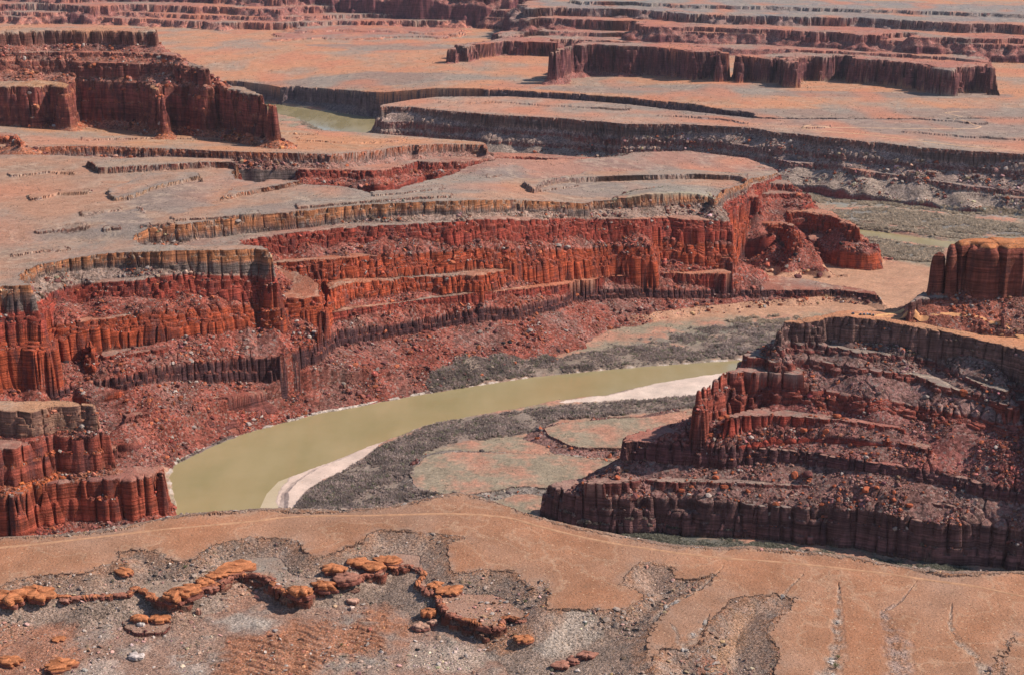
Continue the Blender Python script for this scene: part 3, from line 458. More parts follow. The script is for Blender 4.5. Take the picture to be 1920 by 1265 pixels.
LOW['bench'] = 'basin'
LOW.update({t['name']: 'east_bench' if t['name'].startswith('low_ledge_e') else 'far_rim' if t['name'].startswith('low_ledge_f') else 'mesa_rim' for t in T if t['name'].startswith('low_ledge_') or t['name'] == 'mesa_dome'})
LOW.update({'slope_ledge_a': 'mesa_dark', 'butte_slope_a': 'butte_four', 'butte_slope_c': 'butte_four', 'butte_slope_b': 'butte_five'})
LOW.update({n: 'mesa_rim' for n in ('mesa_north_ledge', 'mesa_mid_ledge', 'mesa_east_ledge', 'mesa_bowl_rim', 'mesa_far_ledge')})
ISLOW = set(LOW.values())
ORDER = sorted(T, key=lambda t: depth_(t['name']))
names_ = np.array([t['name'] for t in T] + ['floor'])
def terrain(X, Y, want=True):
    """height and look of the ground at plan points"""
    X = X.astype(np.float64).ravel(); Y = Y.astype(np.float64).ravel(); N = X.size
    fu = (X / Y - UC[0]) / (UC[1] - UC[0]); fl = (np.log(Y) - LC[0]) / (LC[1] - LC[0])
    nB = fbm(X / 140, Y / 140, 2); nL = perlin(X / 60 + 5, Y / 60); nM = perlin(X / 24, Y / 24 + 9); nS = perlin(X / 7.0, Y / 7.0); nX = perlin(X / 2.6, Y / 2.6)
    PA = [perlin(X / 15 + 31 * k, Y / 15 - 17 * k) for k in range(3)]
    PB = [perlin(X / 38 - 13 * k, Y / 38 + 29 * k) for k in range(3)]
    WS = {}
    def W_(s, seed=0):
        k = 6 if s < 8 else 9.5 if s < 9.5 else 13 if s < 15 else 20 if s < 26 else 34
        if (k, seed) not in WS:
            f1, f2, c = worley(X / k + .28 * nM + .22 * PA[seed] + seed * 7.7, Y / k - .28 * PA[1 - seed] + seed * 3.1)
            WS[k, seed] = (f1, f2 - f1, c)
        return WS[k, seed]
    z = 4.0 + 1.2 * nL + .5 * nM + 2.0 * np.clip(nB, -1, 1)
    z = z.astype(F32)
    tid = np.full(N, -1, np.int16); kind = np.zeros(N, np.int8); frac = np.zeros(N, F32); dt = np.zeros(N, F32); ledm = np.zeros(N, bool)
    DDL = {}
    for t in ORDER:
        if t['f'] is None: continue
        idx, d = sample(t['f'], fu, fl)
        if not len(idx): continue
        keep = d < t['reach']
        idx = idx[keep]; d = d[keep]
        if not len(idx): continue
        near = np.exp(-np.abs(d) / 40).astype(F32)
        pil = t['pil']; tower = t['style'] == 'tower'
        db = d + t['shift'] + t['big'] * (nL[idx] * .9 + nM[idx] * .45 + nB[idx] * .5) * (.35 + .65 * near)
        zt = t['zf'](X[idx], Y[idx]).astype(F32)
        if t['id'] == BASIN: zt = zt + (1.8 * nL[idx] + 1.0 * nM[idx] + .4 * nS[idx])
        cols = []
        for sd_ in (0, 1):
            f1, fe, c = (a[idx] for a in W_(t['cs'], sd_))
            msk = np.clip(.75 + .9 * PB[sd_][idx], .12, 1.35)
            cols.append((pil * msk * (1.5 * np.clip(1 - f1 * 1.25, -.3, 1) - .5 + .6 * (c - .5)) - pil * (.6 + 1.1 * np.clip(PA[sd_][idx] + .3, 0, 1)) * np.exp(-(fe / .15) ** 2), c))
        hv = t['hcf'](X[idx], Y[idx]).astype(F32) if t['hcf'] else F32(t['hc'])
        if t['style'] in ('col', 'ledge'): hv = hv * np.clip(1 + .55 * PB[t['seed'] % 3][idx] + .3 * nL[idx], .45, 1.4)
        h = np.full(len(idx), -1e6, F32); led_ = np.zeros(len(idx), bool); dd0 = dd = None
        A = .55 * pil
        for q, (f0, f1_, e, wk, hk) in enumerate(t['beds']):
            sd_ = (q + t['seed']) % 2; cd, c = cols[0 if tower else sd_]
            nz = A * (.9 * PA[(q + t['seed']) % 3][idx] + .9 * PB[(2 * q + t['seed']) % 3][idx] + .16 * nS[idx] + .04 * nX[idx])
            if tower: nz = .25 * nz
            dd = db + near * (nz - cd) - e
            if q == 0: dd0 = dd
            top = zt - hv * f0; hk = hv * (f1_ - f0)
            if tower:
                hq = top + np.interp(dd, TOWER_D, TOWER_Z).astype(F32) * hv; wk = .5
            else:
                rd = min(2.6, .26 * t['hc'] * (f1_ - f0)) if t['style'] == 'col' else min(1.4, .15 * t['hc'] * (f1_ - f0))
                hq = top + hk * np.interp(dd, [-rd, -.3 * rd, 0, .45 * wk, wk], [0, -.06, -.16, -.45, -1.0]).astype(F32)
                if q > 0: hq = hq + np.where(dd < -rd, .5 * np.minimum(-rd - dd, 5) * np.clip(.6 + nM[idx], .1, 1.3), 0)
                if t['style'] in ('col', 'blocks', 'wall') and t['hc'] * (f1_ - f0) > 3:      # uneven heads of the columns
                    hq = hq - np.clip((dd + 5) / 4, 0, 1) * np.clip(1 - dd / wk, 0, 1) * hk * (.30 if t['style'] == 'col' else .14) * (c - .2)
            hq = hq - 9 * np.clip(dd - wk, 0, None)
            up = hq > h
            h = np.where(up, hq, h); led_ = np.where(up, (dd < -.3) & (q > 0), led_)
        lastd = dd - wk                                   # distance out from the foot
        over = np.clip(db + near * A * .5 * (nM[idx] + .5 * nS[idx]) - e - wk, 0, None)
        ta = math.tan(R(t['tal'])) * (1 + (.18 * nM[idx] + .18 * nL[idx]) * np.minimum(1, 30 / (over + 1)))
        drop = ta * over - .0006 * np.minimum(over, 120) ** 2
        td = t['taldrop'] if t['taldrop'] is not None else 999.0
        td = 1.25 * td * (1 + .15 * nM[idx] + .15 * nL[idx])
        drop = drop + 5 * np.clip(drop - td, 0, None)
        ht = np.where(lastd > -2, zt - hv - drop + 1.1 * np.clip(nM[idx] * 2, 0, 1.5) * np.minimum(1, 12 / (over + 4)), -1e6)
        lo = LOW.get(t['name'])
        if lo in DDL:                                     # debris thins out towards the lip below
            ht = np.minimum(ht, BYN[lo]['zf'](X[idx], Y[idx]) + .2 + .85 * np.clip(-DDL[lo][idx], 0, None))
        istal = ht > h
        h = np.where(istal, ht, h)
        inside = dd0 < -1.6
        h = h + np.where(inside, np.minimum((-1.6 - dd0) * t['inn'], 6), 0)
        if t['name'] in ISLOW:
            a_ = np.full(N, 999, F32); a_[idx] = dd0; DDL[t['name']] = a_
        better = h > z[idx]
        if lo in DDL: better &= DDL[lo][idx] < -.2
        ii = idx[better]
        z[ii] = h[better]
        tid[ii] = t['id']
        kind[ii] = np.where(istal[better], np.where(drop[better] > td[better] * 1.1 + 1, 1, 2), np.where(dd0[better] < (-8 if tower else -.6), 0, np.where(led_[better], 3, 1)))
        frac[ii] = np.clip(((zt - h) / hv)[better], 0, 1)
        dt[ii] = np.where(istal[better], over[better], np.clip(-dd0[better], 0, 500))
        ledm[ii] = led_[better] & ~istal[better]
    # roughness of the ground
    rubv = np.array([t['rub'] for t in T] + [.3], F32)[tid]
    sc = np.clip(Y / 1800, .6, 3).astype(F32)
    rub = np.where(kind == 2, 1.0, np.where(kind == 1, .35, np.where(tid == BASIN, .5, .12))) * rubv
    f1, fe, c = W_(6)
    lump = np.clip(.62 - f1, 0, 1) * (c > .45)
    z += (rub * (.55 * nS + .35 * nX + 1.6 * lump * ((kind == 2) & (Y > 1150))) * np.clip(.5 + .7 * nM, .15, 1.2)).astype(F32)
    nb = (tid >= 0) & (tid < 1)
    # gullies in the bench
    gulc = np.zeros((N, 3), F32); gulw = np.zeros(N, F32)
    m = np.nonzero((Y < 1060) & (X > 60))[0]
    if len(m):
        x, y = X[m], Y[m]
        for gx, gy, gw, dep, c in GUL:
            best = np.full(len(m), 1e9); wb = np.ones(len(m))
            for k in range(len(gx) - 1):
                ex, ey = gx[k + 1] - gx[k], gy[k + 1] - gy[k]
                tt = np.clip(((x - gx[k]) * ex + (y - gy[k]) * ey) / (ex * ex + ey * ey), 0, 1)
                d = np.hypot(x - gx[k] - tt * ex, y - gy[k] - tt * ey)
                w = gw[k] + tt * (gw[k + 1] - gw[k])
                q = d / w; up = q < best
                best = np.where(up, q, best); wb = np.where(up, w, wb)
            g = np.clip(1.25 - best + .35 * nS[m] + .3 * nM[m], 0, 1)
            z[m] -= (dep * g * (1 + .5 * nX[m])).astype(F32)
            up = g > gulw[m]
            gulw[m] = np.where(up, g, gulw[m]); gulc[m[up]] = c
    # river
    rv = np.full(N, 300.0, F32)
    for f in RIV:
        idx, d = sample(f, fu, fl)
        rv[idx] = np.minimum(rv[idx], d)
    rvn = rv + 2.0 * nM + 1.2 * nS
    rvn = np.where((Y < 1480) & (X < -290) & (rvn > 1), rvn * 6, rvn); rvn = np.where((Y > 3600) & (rvn > 3), rvn * 3, rvn)
    z_uncut = z.copy()
    z = np.minimum(z, np.interp(rvn, [-25, -4, 0, 2.5, 6, 14, 30, 50], [-4, -1.4, -.1, .9, 2.0, 7, 22, 500])).astype(F32)
    wet = rvn < 1.0
    kind = np.where((z_uncut - z > 2.5) & (kind == 0) & (z > 6), 1, kind).astype(np.int8)
    # floor paint
    pc = np.zeros((N, 3), F32); pw = np.zeros(N, F32); dry = np.zeros(N, bool)
    for f, c, hh, s in PAINTF:
        if f is None: continue
        idx, d = sample(f, fu, fl)
        w = np.clip(.5 - (d + s * (.7 * nM[idx] + .45 * nS[idx])) / s, 0, 1)
        ok = (z[idx] < (12 if s >= 25 else 26)) & (w > 0) & (kind[idx] != 1)
        i2 = idx[ok]; w2 = w[ok]
        if hh > 0:
            z[i2] = np.where(w2 > .3, np.maximum(z[i2], -.5 + (hh + .6) * w2), z[i2])
            pw[i2] = np.where(w2 > .25, 1, pw[i2]); pc[i2[w2 > .25]] = c
        else:
            up = w2 > .15
            pc[i2[up]] = c; pw[i2] = np.maximum(pw[i2], w2)
    spc = np.zeros((N, 3), F32); spw = np.zeros(N, F32)
    for f, c, s, k in SPOTF:
        if f is None: continue
        idx, d = sample(f, fu, fl)
        w = np.clip(.5 - (d + s * (.9 * nM[idx] + .7 * nS[idx])) / s, 0, 1)
        w *= (kind[idx] != 1) & ~((tid[idx] == 0) & (kind[idx] == 0))
        up = w > spw[idx]
        spw[idx] = np.maximum(spw[idx], w); spc[idx[up]] = c
        if k == 'rill':
            x, y = X[idx], Y[idx]
            ph = (y * .85 + x * .25 + 3 * nL[idx] + 3.0 * nM[idx] + 1.2 * nS[idx])
            z[idx] += (w * 1.5 * np.abs(((ph / 7) % 1) - .5) * 2).astype(F32)
            z[idx] += (w * .6 * np.abs(((ph / 2.9 + nM[idx]) % 1) - .5) * 2).astype(F32)
    if not want:
        return z, tid, kind, rv, pw
    # ---- colour
    ct = np.array([t['ctop'] for t in T] + [(.43, .25, .17)], F32)[tid]
    cc = np.array([t['ccl'] for t in T] + [(.3, .2, .15)], F32)[tid]
    ca = np.array([t['ctal'] for t in T] + [(.3, .2, .15)], F32)[tid]
    base = np.where((kind == 0)[:, None], ct, np.where((kind == 1)[:, None], cc, ca))
    cap_ = np.isin(tid, [k for k, t in enumerate(T) if t['name'] in ('mesa_rim', 'east_bench', 'mesa_north_ledge', 'mesa_east_ledge', 'far_rim')]) & (kind == 1)
    lowb = np.clip((frac - .56 + .12 * nM) * 8, 0, 1)[:, None]
    base = np.where(cap_[:, None], base * np.array((1.15, .78, .6), F32) * (1 - lowb) + lowb * np.array((.215, .15, .13), F32), base)
    # banded cliff beds
    hsh_ = (np.sin(tid * 12.9) * 43758.5) % 1
    band = np.clip(perlin(frac * 5 + tid * 3.1 + .15 * nM, 0 * frac + 3.3 + tid) * 1.6, -1, 1)
    base = np.where((kind == 1)[:, None], base * (1 + .30 * band[:, None] * np.array([1, .8, .8], F32)), base)
    base = np.where((kind == 3)[:, None], .35 * cc + .7 * ca * (.8 + .4 * nS[:, None]), base)
    # tops near edges greyer, debris fans mix of tones
    mix = np.clip(.5 + .9 * nM + .5 * nS, 0, 1)[:, None]
    grey = np.array((.24, .18, .155), F32)
    tal = (kind == 2)[:, None]
    base = np.where(tal, base * (.72 + .42 * mix) + (grey - base) * .34 * np.clip(nL + .25 - .3 * nS, 0, 1)[:, None], base)
    topm = (kind == 0)[:, None]
    pat = np.clip(nB * 1.1 + .5 * nM + .25, 0, 1)[:, None]
    base = np.where(topm & (tid != 0)[:, None], base + (base * np.array((.80, .94, 1.02), F32) - base) * pat, base)
    for f in MESAPF:
        idx, d = sample(f, fu, fl)
        w_ = np.clip(.5 - (d + 14 * nM[idx] + 8 * nS[idx]) / 16, 0, 1) * (kind[idx] == 0)
        base[idx] += (np.array((.23, .18, .155), F32) - base[idx]) * (.75 * w_)[:, None]
    wsh = np.clip(1 - np.abs(nL + .5 * nM + .25 * nS) * 5, 0, 1) * np.clip(.6 + nB, 0, 1)
    far_ = np.clip((Y - 1500) / 1500, 0, 1)
    sc_ = np.clip(fbm(X / 210 + 3, Y / 330, 3) * 1.8 + .15, 0, 1)
    tm2 = topm & (tid != 0)[:, None] & ((names_[tid] != 'tower') & (names_[tid] != 'road_bench'))[:, None]
    base = np.where(tm2, base + (np.array((.27, .225, .185), F32) - base) * (.9 * sc_ * (.45 + .55 * np.clip(.5 + nS, 0, 1)))[:, None], base)
    base = np.where(tm2, base + (np.array((.56, .40, .29), F32) - base) * (.45 * wsh)[:, None], base)
    base = np.where(tm2, base + (np.array((.50, .19, .11), F32) - base) * (.7 * np.clip(fbm(X / 160 - 9, Y / 260, 2) * 1.8 - .1, 0, 1) * (.4 + .6 * far_))[:, None], base)
    eb = ((tid == 0) & (kind == 2)) * np.exp(-dt / (12 + 8 * nM)) * np.clip(.7 + .8 * nS, 0, 1)
    base = base + (np.array(BENCH, F32) * .9 - base) * eb[:, None]
    base = np.where(topm & (tid == 0)[:, None], base * (1 + .12 * nB[:, None] + .07 * nM[:, None]) + np.clip(nL + .4 * nM, 0, 1)[:, None] * np.array((-.015, .022, .03), F32) + np.clip(-nL + .4 * nS, 0, 1)[:, None] * np.array((.02, -.012, -.015), F32), base)
    rimtop = np.isin(tid, [k for k, t in enumerate(T) if t['name'] in ('mesa_rim', 'east_bench', 'far_rim', 'mesa_north_ledge', 'mesa_mid_ledge', 'mesa_east_ledge', 'mesa_bowl_rim', 'mesa_far_ledge')]) & (kind == 0)
    gw = np.exp(-dt / (16 + 10 * nL)) * np.clip(.75 + .6 * nM, 0, 1) * rimtop
    base = base + (np.array((.25, .205, .175), F32) - base) * (.85 * gw)[:, None]
    mnd = np.isin(tid, [k for k, t in enumerate(T) if t['grp'] == 'canyon_floor'])
    floor = (tid == -1) | (mnd & (kind == 0))
    e0 = ((tid == 0) & (kind == 0)) * np.exp(-dt / 4.5) * np.clip(.45 + .9 * nS + .5 * nM, 0, 1)
    base = base + (np.array((.31, .225, .175), F32) - base) * (.8 * e0)[:, None]
    fcol = np.array((.30, .235, .165), F32) + np.clip(1.2 * nL + .6 * nM + .5 * nS + .35, 0, 1)[:, None] * (np.array((.44, .215, .145), F32) - np.array((.30, .235, .165), F32))
    fcol = fcol * (1 + .22 * nX + .16 * nS)[:, None]
    base = np.where(floor[:, None], fcol, base)
    nbf = (tid == BASIN) & (kind == 0)
    fcol = np.array((.34, .20, .145), F32) + np.clip(nM * .9 + .4 * nS, 0, 1)[:, None] * (np.array((.33, .27, .225), F32) - np.array((.34, .20, .145), F32))
    base = np.where(nbf[:, None], fcol, base)
    dr = np.clip(1 - np.abs(nL + .6 * nM + .2 * nS) * 11, 0, 1) * (tid == 0) * (kind == 0)
    base = base + (np.array((.50, .32, .21), F32) - base) * (.38 * dr)[:, None]
    base = base + (gulc - base) * (np.clip(gulw * .7 * (.6 + 1.0 * nS + .5 * nX), 0, .7))[:, None]
    base = base + (spc - base) * (spw * .68)[:, None]
    base = base + (pc - base) * (pw * .92)[:, None]
    st_ = (rvn > .5) & (rvn < 5) & (Y < 2200) & (nM + .6 * nL > -.15)
    base = np.where((st_ & (pw < .5))[:, None], np.array((.50, .40, .33), F32) * (1 + .3 * nS[:, None]), base)
    mud = np.array((.36, .27, .18), F32)
    base = np.where((wet & (pw < .5))[:, None], mud, base)
    cl = np.where(kind == 1, 1.0, np.where(kind == 3, .25, 0.0)).astype(F32)
    rb = np.where((kind == 2) | (kind == 3), 1.0, np.where(kind == 1, .6, .30)).astype(F32)
    rb = np.where((tid == 0) & (kind == 0), .22, rb); rb = np.maximum(rb, gulw * .9); rb = np.where(pw > .5, np.where(pc[:, 0] > .5, .06, .35), rb); rb = np.where(nbf, .8, rb)
    return z, np.clip(base, .01, .9).astype(F32), cl, rb, tid, kind, rv, pw

# ------------------------------------------------------------------ terrain sheet: rows crowd where the ground is steep
QUICK = False
NU, NV = (560, 1100) if QUICK else (1640, 3000)
u = np.linspace(-.465, .465, NU)
L0, L1 = math.log(690), math.log(9800)
def build_rows():
    uc = np.linspace(-.465, .465, 300); lc = np.linspace(L0, L1, 1500)
    U, L = np.meshgrid(uc, lc, indexing='ij')
    Yg = np.exp(L); Xg = U * Yg
    zc = terrain(Xg, Yg, False)[0].reshape(U.shape)
    st = np.abs(np.diff(zc, axis=1)) / (Yg[:, 1:] - Yg[:, :-1])
    px, py = project(Xg, Yg, zc)
    vis = np.abs(np.diff(py, axis=1))
    w = .25 + np.minimum(vis, 30) * .55 + np.minimum(st, 4) * .8
    def blur(a, n, ax):
        k = np.ones(n) / n
        return np.apply_along_axis(lambda r: np.convolve(np.pad(r, (n // 2, n - 1 - n // 2), 'edge'), k, 'valid'), ax, a)
    w = blur(blur(w, 5, 1), 9, 0); w = blur(w, 7, 0); w = blur(w, 5, 1)
    c = np.concatenate([np.zeros((300, 1)), np.cumsum(w, 1)], 1)
    c /= c[:, -1:]
    q = np.linspace(0, 1, NV)
    rows = np.stack([np.interp(q, c[i], lc) for i in range(300)])
    out = np.empty((NU, NV))
    fi = np.interp(u, uc, np.arange(300)); i0 = np.minimum(fi.astype(int), 298); a = (fi - i0)[:, None]
    return rows[i0] * (1 - a) + rows[i0 + 1] * a
Lg = build_rows()
Yg = np.exp(Lg); Xg = u[:, None] * Yg
log('rows')
parts = []
CH = 190
for s in range(0, NU, CH):
    parts.append(terrain(Xg[s:s + CH], Yg[s:s + CH]))
Z, CO, CLF, RBF, TID, KND, RVD, PWT = (np.concatenate([p[k] for p in parts]) for k in range(8))
del parts
log('terrain', Z.size)

def new_mesh(name, V, faces, attrs=None, smooth=False, uvcol=None):
    me = bpy.data.meshes.new(name)
    V = np.ascontiguousarray(V, F32); faces = np.ascontiguousarray(faces, np.int32)
    n, k = faces.shape
    me.vertices.add(len(V)); me.vertices.foreach_set('co', V.ravel())
    me.loops.add(n * k); me.loops.foreach_set('vertex_index', faces.ravel())
    me.polygons.add(n)
    me.polygons.foreach_set('loop_start', np.arange(0, n * k, k, dtype=np.int32))
    me.polygons.foreach_set('use_smooth', np.full(n, smooth, bool))
    for an, (ty, arr) in (attrs or {}).items():
        a = me.attributes.new(an, ty, 'POINT')
        if ty == 'FLOAT_COLOR':
            arr = np.concatenate([arr, np.ones((len(arr), 1), F32)], 1)
            a.data.foreach_set('color', np.ascontiguousarray(arr, F32).ravel())
        else:
            a.data.foreach_set('value', np.ascontiguousarray(arr, F32).ravel())
    me.update(calc_edges=True)
    return me

def link(name, me, mat=None, parent=None):
    o = bpy.data.objects.new(name, me); COL.objects.link(o)
    if mat is not None and me is not None and not me.materials: me.materials.append(mat)
    if parent is not None: o.parent = parent
    return o

def tag(o, label=None, cat=None, group=None, kind=None):
    if label: o['label'] = label
    if cat: o['category'] = cat
    if group: o['group'] = group
    if kind: o['kind'] = kind
    return o

# ------------------------------------------------------------------ materials
class NT:
    def __init__(s, name):
        s.m = bpy.data.materials.new(name); s.m.use_nodes = True
        s.t = s.m.node_tree; s.t.nodes.clear(); s.out = s.n('ShaderNodeOutputMaterial')
    def n(s, ty, **k):
        x = s.t.nodes.new(ty)
        for a, b in k.items(): setattr(x, a, b)
        return x
    def l(s, a, b): s.t.links.new(a, b)
    def val(s, sock, v):
        if hasattr(v, 'default_value') or hasattr(v, 'links'): s.l(v, sock)
        else: sock.default_value = v
    def math(s, op, a, b=0.0, c=None, clamp=False):
        x = s.n('ShaderNodeMath', operation=op, use_clamp=clamp); s.val(x.inputs[0], a); s.val(x.inputs[1], b)
        if c is not None: s.val(x.inputs[2], c)
        return x.outputs[0]
    def mix(s, f, a, b, blend='MIX'):
        x = s.n('ShaderNodeMix', data_type='RGBA', blend_type=blend)
        s.val(x.inputs[0], f); s.val(x.inputs[6], a); s.val(x.inputs[7], b)
        return x.outputs[2]
    def noise(s, vec, scale, detail=3, rough=.55):
        x = s.n('ShaderNodeTexNoise'); s.l(vec, x.inputs['Vector']); x.inputs['Scale'].default_value = scale
        x.inputs['Detail'].default_value = detail; x.inputs['Roughness'].default_value = rough
        return x.outputs['Fac']
    def vor(s, vec, scale, feature='F1'):
        x = s.n('ShaderNodeTexVoronoi', feature=feature); s.l(vec, x.inputs['Vector']); x.inputs['Scale'].default_value = scale
        return x
    def mapr(s, v, a, b, c, d):
        x = s.n('ShaderNodeMapRange'); s.l(v, x.inputs[0])
        for k, q in enumerate((a, b, c, d)): x.inputs[k + 1].default_value = q
        return x.outputs[0]
    def scaled(s, vec, sx, sy, sz):
        x = s.n('ShaderNodeVectorMath', operation='MULTIPLY'); s.l(vec, x.inputs[0]); x.inputs[1].default_value = (sx, sy, sz)
        return x.outputs[0]
    def attr(s, name):
        x = s.n('ShaderNodeAttribute', attribute_name=name); return x
    def bsdf(s, col, rough=.9, spec=.15, normal=None):
        b = s.n('ShaderNodeBsdfPrincipled'); s.val(b.inputs['Base Color'], col); s.val(b.inputs['Roughness'], rough)
        b.inputs['Specular IOR Level'].default_value = spec
        if normal is not None: s.l(normal, b.inputs['Normal'])
        s.l(b.outputs[0], s.out.inputs[0]); return b
    def bump(s, h, strength=.5, dist=1.0):
        b = s.n('ShaderNodeBump'); b.inputs['Strength'].default_value = strength; b.inputs['Distance'].default_value = dist
        s.l(h, b.inputs['Height']); return b.outputs[0]

def grey(s, v):
    x = s.n('ShaderNodeCombineColor')
    for k in range(3): s.l(v, x.inputs[k])
    return x.outputs[0]

def terrain_mat():
    s = NT('canyon_ground')
    pos = s.n('ShaderNodeNewGeometry').outputs['Position']
    col = s.attr('col').outputs['Color']; cl = s.attr('cliff').outputs['Fac']; rb = s.attr('rub').outputs['Fac']
    # beds of the cliffs
    st = s.noise(s.scaled(pos, .012, .012, .55), 1.0, 3, .6)
    stf = s.mapr(st, .32, .68, .55, 1.35)
    # vertical joints and varnish
    bp = s.noise(s.scaled(pos, .006, .006, .27), 1.0, 4, .75)
    line = s.mapr(s.math('ABSOLUTE', s.math('SUBTRACT', s.math('FRACT', s.math('MULTIPLY', bp, 9.0)), .5)), 0.0, .22, .42, 1.0)
    stf = s.math('MULTIPLY', stf, line)
    vj = s.noise(s.scaled(pos, .16, .16, .02), 1.0, 3, .6)
    vjf = s.mapr(vj, .35, .62, .66, 1.2)
    cf = s.math('MULTIPLY', stf, vjf)
    cliffcol = s.mix(1.0, col, grey(s, cf), 'MULTIPLY')
    varn = s.mapr(s.noise(s.scaled(pos, .06, .06, .015), 1.0, 4, .65), .50, .66, 0, .75)
    cliffcol = s.mix(varn, cliffcol, (.075, .04, .042, 1))
    # stones and soil
    sx = s.n('ShaderNodeSeparateXYZ'); s.l(pos, sx.inputs[0])
    ny = s.math('LESS_THAN', sx.outputs[1], 1125.0)
    v = s.vor(pos, .42); s.l(s.math('MULTIPLY_ADD', ny, .8, .42), v.inputs['Scale'])
    stone = s.n('ShaderNodeSeparateColor'); s.l(v.outputs['Color'], stone.inputs[0])
    n1 = s.noise(pos, .9, 4, .7); n2 = s.noise(pos, .05, 4, .6)
    sv = s.math('MULTIPLY', s.mapr(stone.outputs[0], 0, 1, .45, 1.5), s.mapr(n1, .3, .7, .7, 1.3))
    sv2 = s.mapr(n2, .3, .7, .85, 1.15)
    fac = s.math('MULTIPLY', sv, sv2)
    soil = s.mix(rb, grey(s, s.math('MULTIPLY', sv2, s.mapr(n1, .3, .7, .9, 1.1))), grey(s, fac))
    ground = s.mix(1.0, col, soil, 'MULTIPLY')
    gst = s.mapr(s.math('ADD', stone.outputs[1], s.math('MULTIPLY', n2, .5)), 1.05, 1.25, 0, .55)
    ground = s.mix(s.math('MULTIPLY', gst, rb), ground, (.36, .29, .25, 1))
    # tufts and pale stones on open ground
    v2 = s.vor(pos, .33)
    dot = s.mapr(v2.outputs['Distance'], .12, .26, 1, 0)
    sc = s.n('ShaderNodeSeparateColor'); s.l(v2.outputs['Color'], sc.inputs[0])
    pale = s.math('MULTIPLY', dot, s.math('GREATER_THAN', sc.outputs[0], .62))
    dark = s.math('MULTIPLY', dot, s.math('LESS_THAN', sc.outputs[0], .28))
    flatm = s.math('SUBTRACT', 1.0, cl)
    ground = s.mix(s.math('MULTIPLY', s.math('MULTIPLY', pale, flatm), .6), ground, (.58, .38, .24, 1))
    ground = s.mix(s.math('MULTIPLY', s.math('MULTIPLY', dark, flatm), .55), ground, (.13, .095, .07, 1))
    c = s.mix(cl, ground, cliffcol)
    h = s.math('ADD', s.math('MULTIPLY', s.noise(pos, .55, 5, .7), s.math('MULTIPLY_ADD', rb, 1.6, .25)), s.math('MULTIPLY', cl, s.math('ADD', s.math('MULTIPLY', st, 1.5), s.math('MULTIPLY', vj, 1.5))))
    s.bsdf(c, .95, .05, s.bump(h, .8, 1.6))
    return s.m
M_GROUND = terrain_mat()

def rock_mat(name, c1, c2, cell=.8):
    s = NT(name)
    tc = s.n('ShaderNodeNewGeometry').outputs['Position']
    at = s.attr('col')
    n = s.noise(tc, cell, 4, .65)
    beds = s.noise(s.scaled(tc, .1, .1, 1.6), 1.0, 3, .6)
    c = s.mix(s.mapr(n, .35, .65, 0, 1), (*c1, 1), (*c2, 1))
    c = s.mix(1.0, c, grey(s, s.mapr(beds, .35, .65, .6, 1.3)), 'MULTIPLY')
    s.bsdf(c, .95, .05, s.bump(s.math('ADD', n, beds), .7, .8))
    return s.m
def stuff_mat(name, rough=.95, thin=0.0):
    s = NT(name)
    pos = s.n('ShaderNodeNewGeometry').outputs['Position']
    n = s.noise(pos, 1.3, 3, .6)
    c = s.mix(1.0, s.attr('col').outputs['Color'], grey(s, s.mapr(n, .3, .7, .7, 1.3)), 'MULTIPLY')
    b = s.bsdf(c, rough, .05)
    if thin:                                    # light comes through twigs and leaves
        tr = s.n('ShaderNodeBsdfTranslucent'); s.l(c, tr.inputs[0])
        mx = s.n('ShaderNodeMixShader'); mx.inputs[0].default_value = thin
        s.l(b.outputs[0], mx.inputs[1]); s.l(tr.outputs[0], mx.inputs[2]); s.l(mx.outputs[0], s.out.inputs[0])
    return s.m
M_RUBBLE = stuff_mat('loose_rock'); M_BRUSH = stuff_mat('bare_brush', .95, .45)

# ------------------------------------------------------------------ ground objects
V = np.stack([Xg.ravel(), Yg.ravel(), Z.ravel()], 1).astype(F32)
ii, jj = np.meshgrid(np.arange(NU - 1), np.arange(NV - 1), indexing='ij')
a = (ii * NV + jj).ravel().astype(np.int32)
Q = np.stack([a, a + NV, a + NV + 1, a + 1], 1)
gid_of = np.array([GRPS.index(t['grp']) for t in T] + [GRPS.index('canyon_floor')], np.int16)
gv = gid_of[TID]
gq = gv[Q[:, 0]]
LAB = {'canyon_floor': 'sandy canyon floor beside the river'}
for gi, gname in enumerate(GRPS):
    q = Q[gq == gi]
    if not len(q): continue
    used = np.unique(q); remap = np.zeros(len(V), np.int32); remap[used] = np.arange(len(used), dtype=np.int32)
    me = new_mesh(gname, V[used], remap[q], {'col': ('FLOAT_COLOR', CO[used]), 'cliff': ('FLOAT', CLF[used]), 'rub': ('FLOAT', RBF[used])})
    tag(link(gname, me, M_GROUND), kind='structure')
log('ground meshes')
# country beyond the frame: one coarse skirt out to the horizon and behind the camera
def skirt():
    ang = np.linspace(0, 2 * math.pi, 181)[:-1]
    rad = np.array([10, 400, 9700, 14000, 19000, 25000.0])
    zz = np.array([-120, -120, -148, 60, 260, 300.0])
    vs = []; 
    for r, zq in zip(rad, zz):
        for t in ang:
            vs.append((r * math.sin(t), r * math.cos(t), zq + (40 * math.sin(5 * t) * (r > 9999))))
    f = []
    n = len(ang)
    for k in range(len(rad) - 1):
        for i in range(n):
            f.append((k * n + i, k * n + (i + 1) % n, (k + 1) * n + (i + 1) % n, (k + 1) * n + i))
    vs = np.array(vs); f = np.array(f)
    me = new_mesh('ground', vs, f, {'col': ('FLOAT_COLOR', np.tile(np.array([[.3, .2, .16]], F32), (len(vs), 1))), 'cliff': ('FLOAT', np.zeros(len(vs))), 'rub': ('FLOAT', np.full(len(vs), .4))})
    tag(link('ground', me, M_GROUND), kind='structure')
skirt()

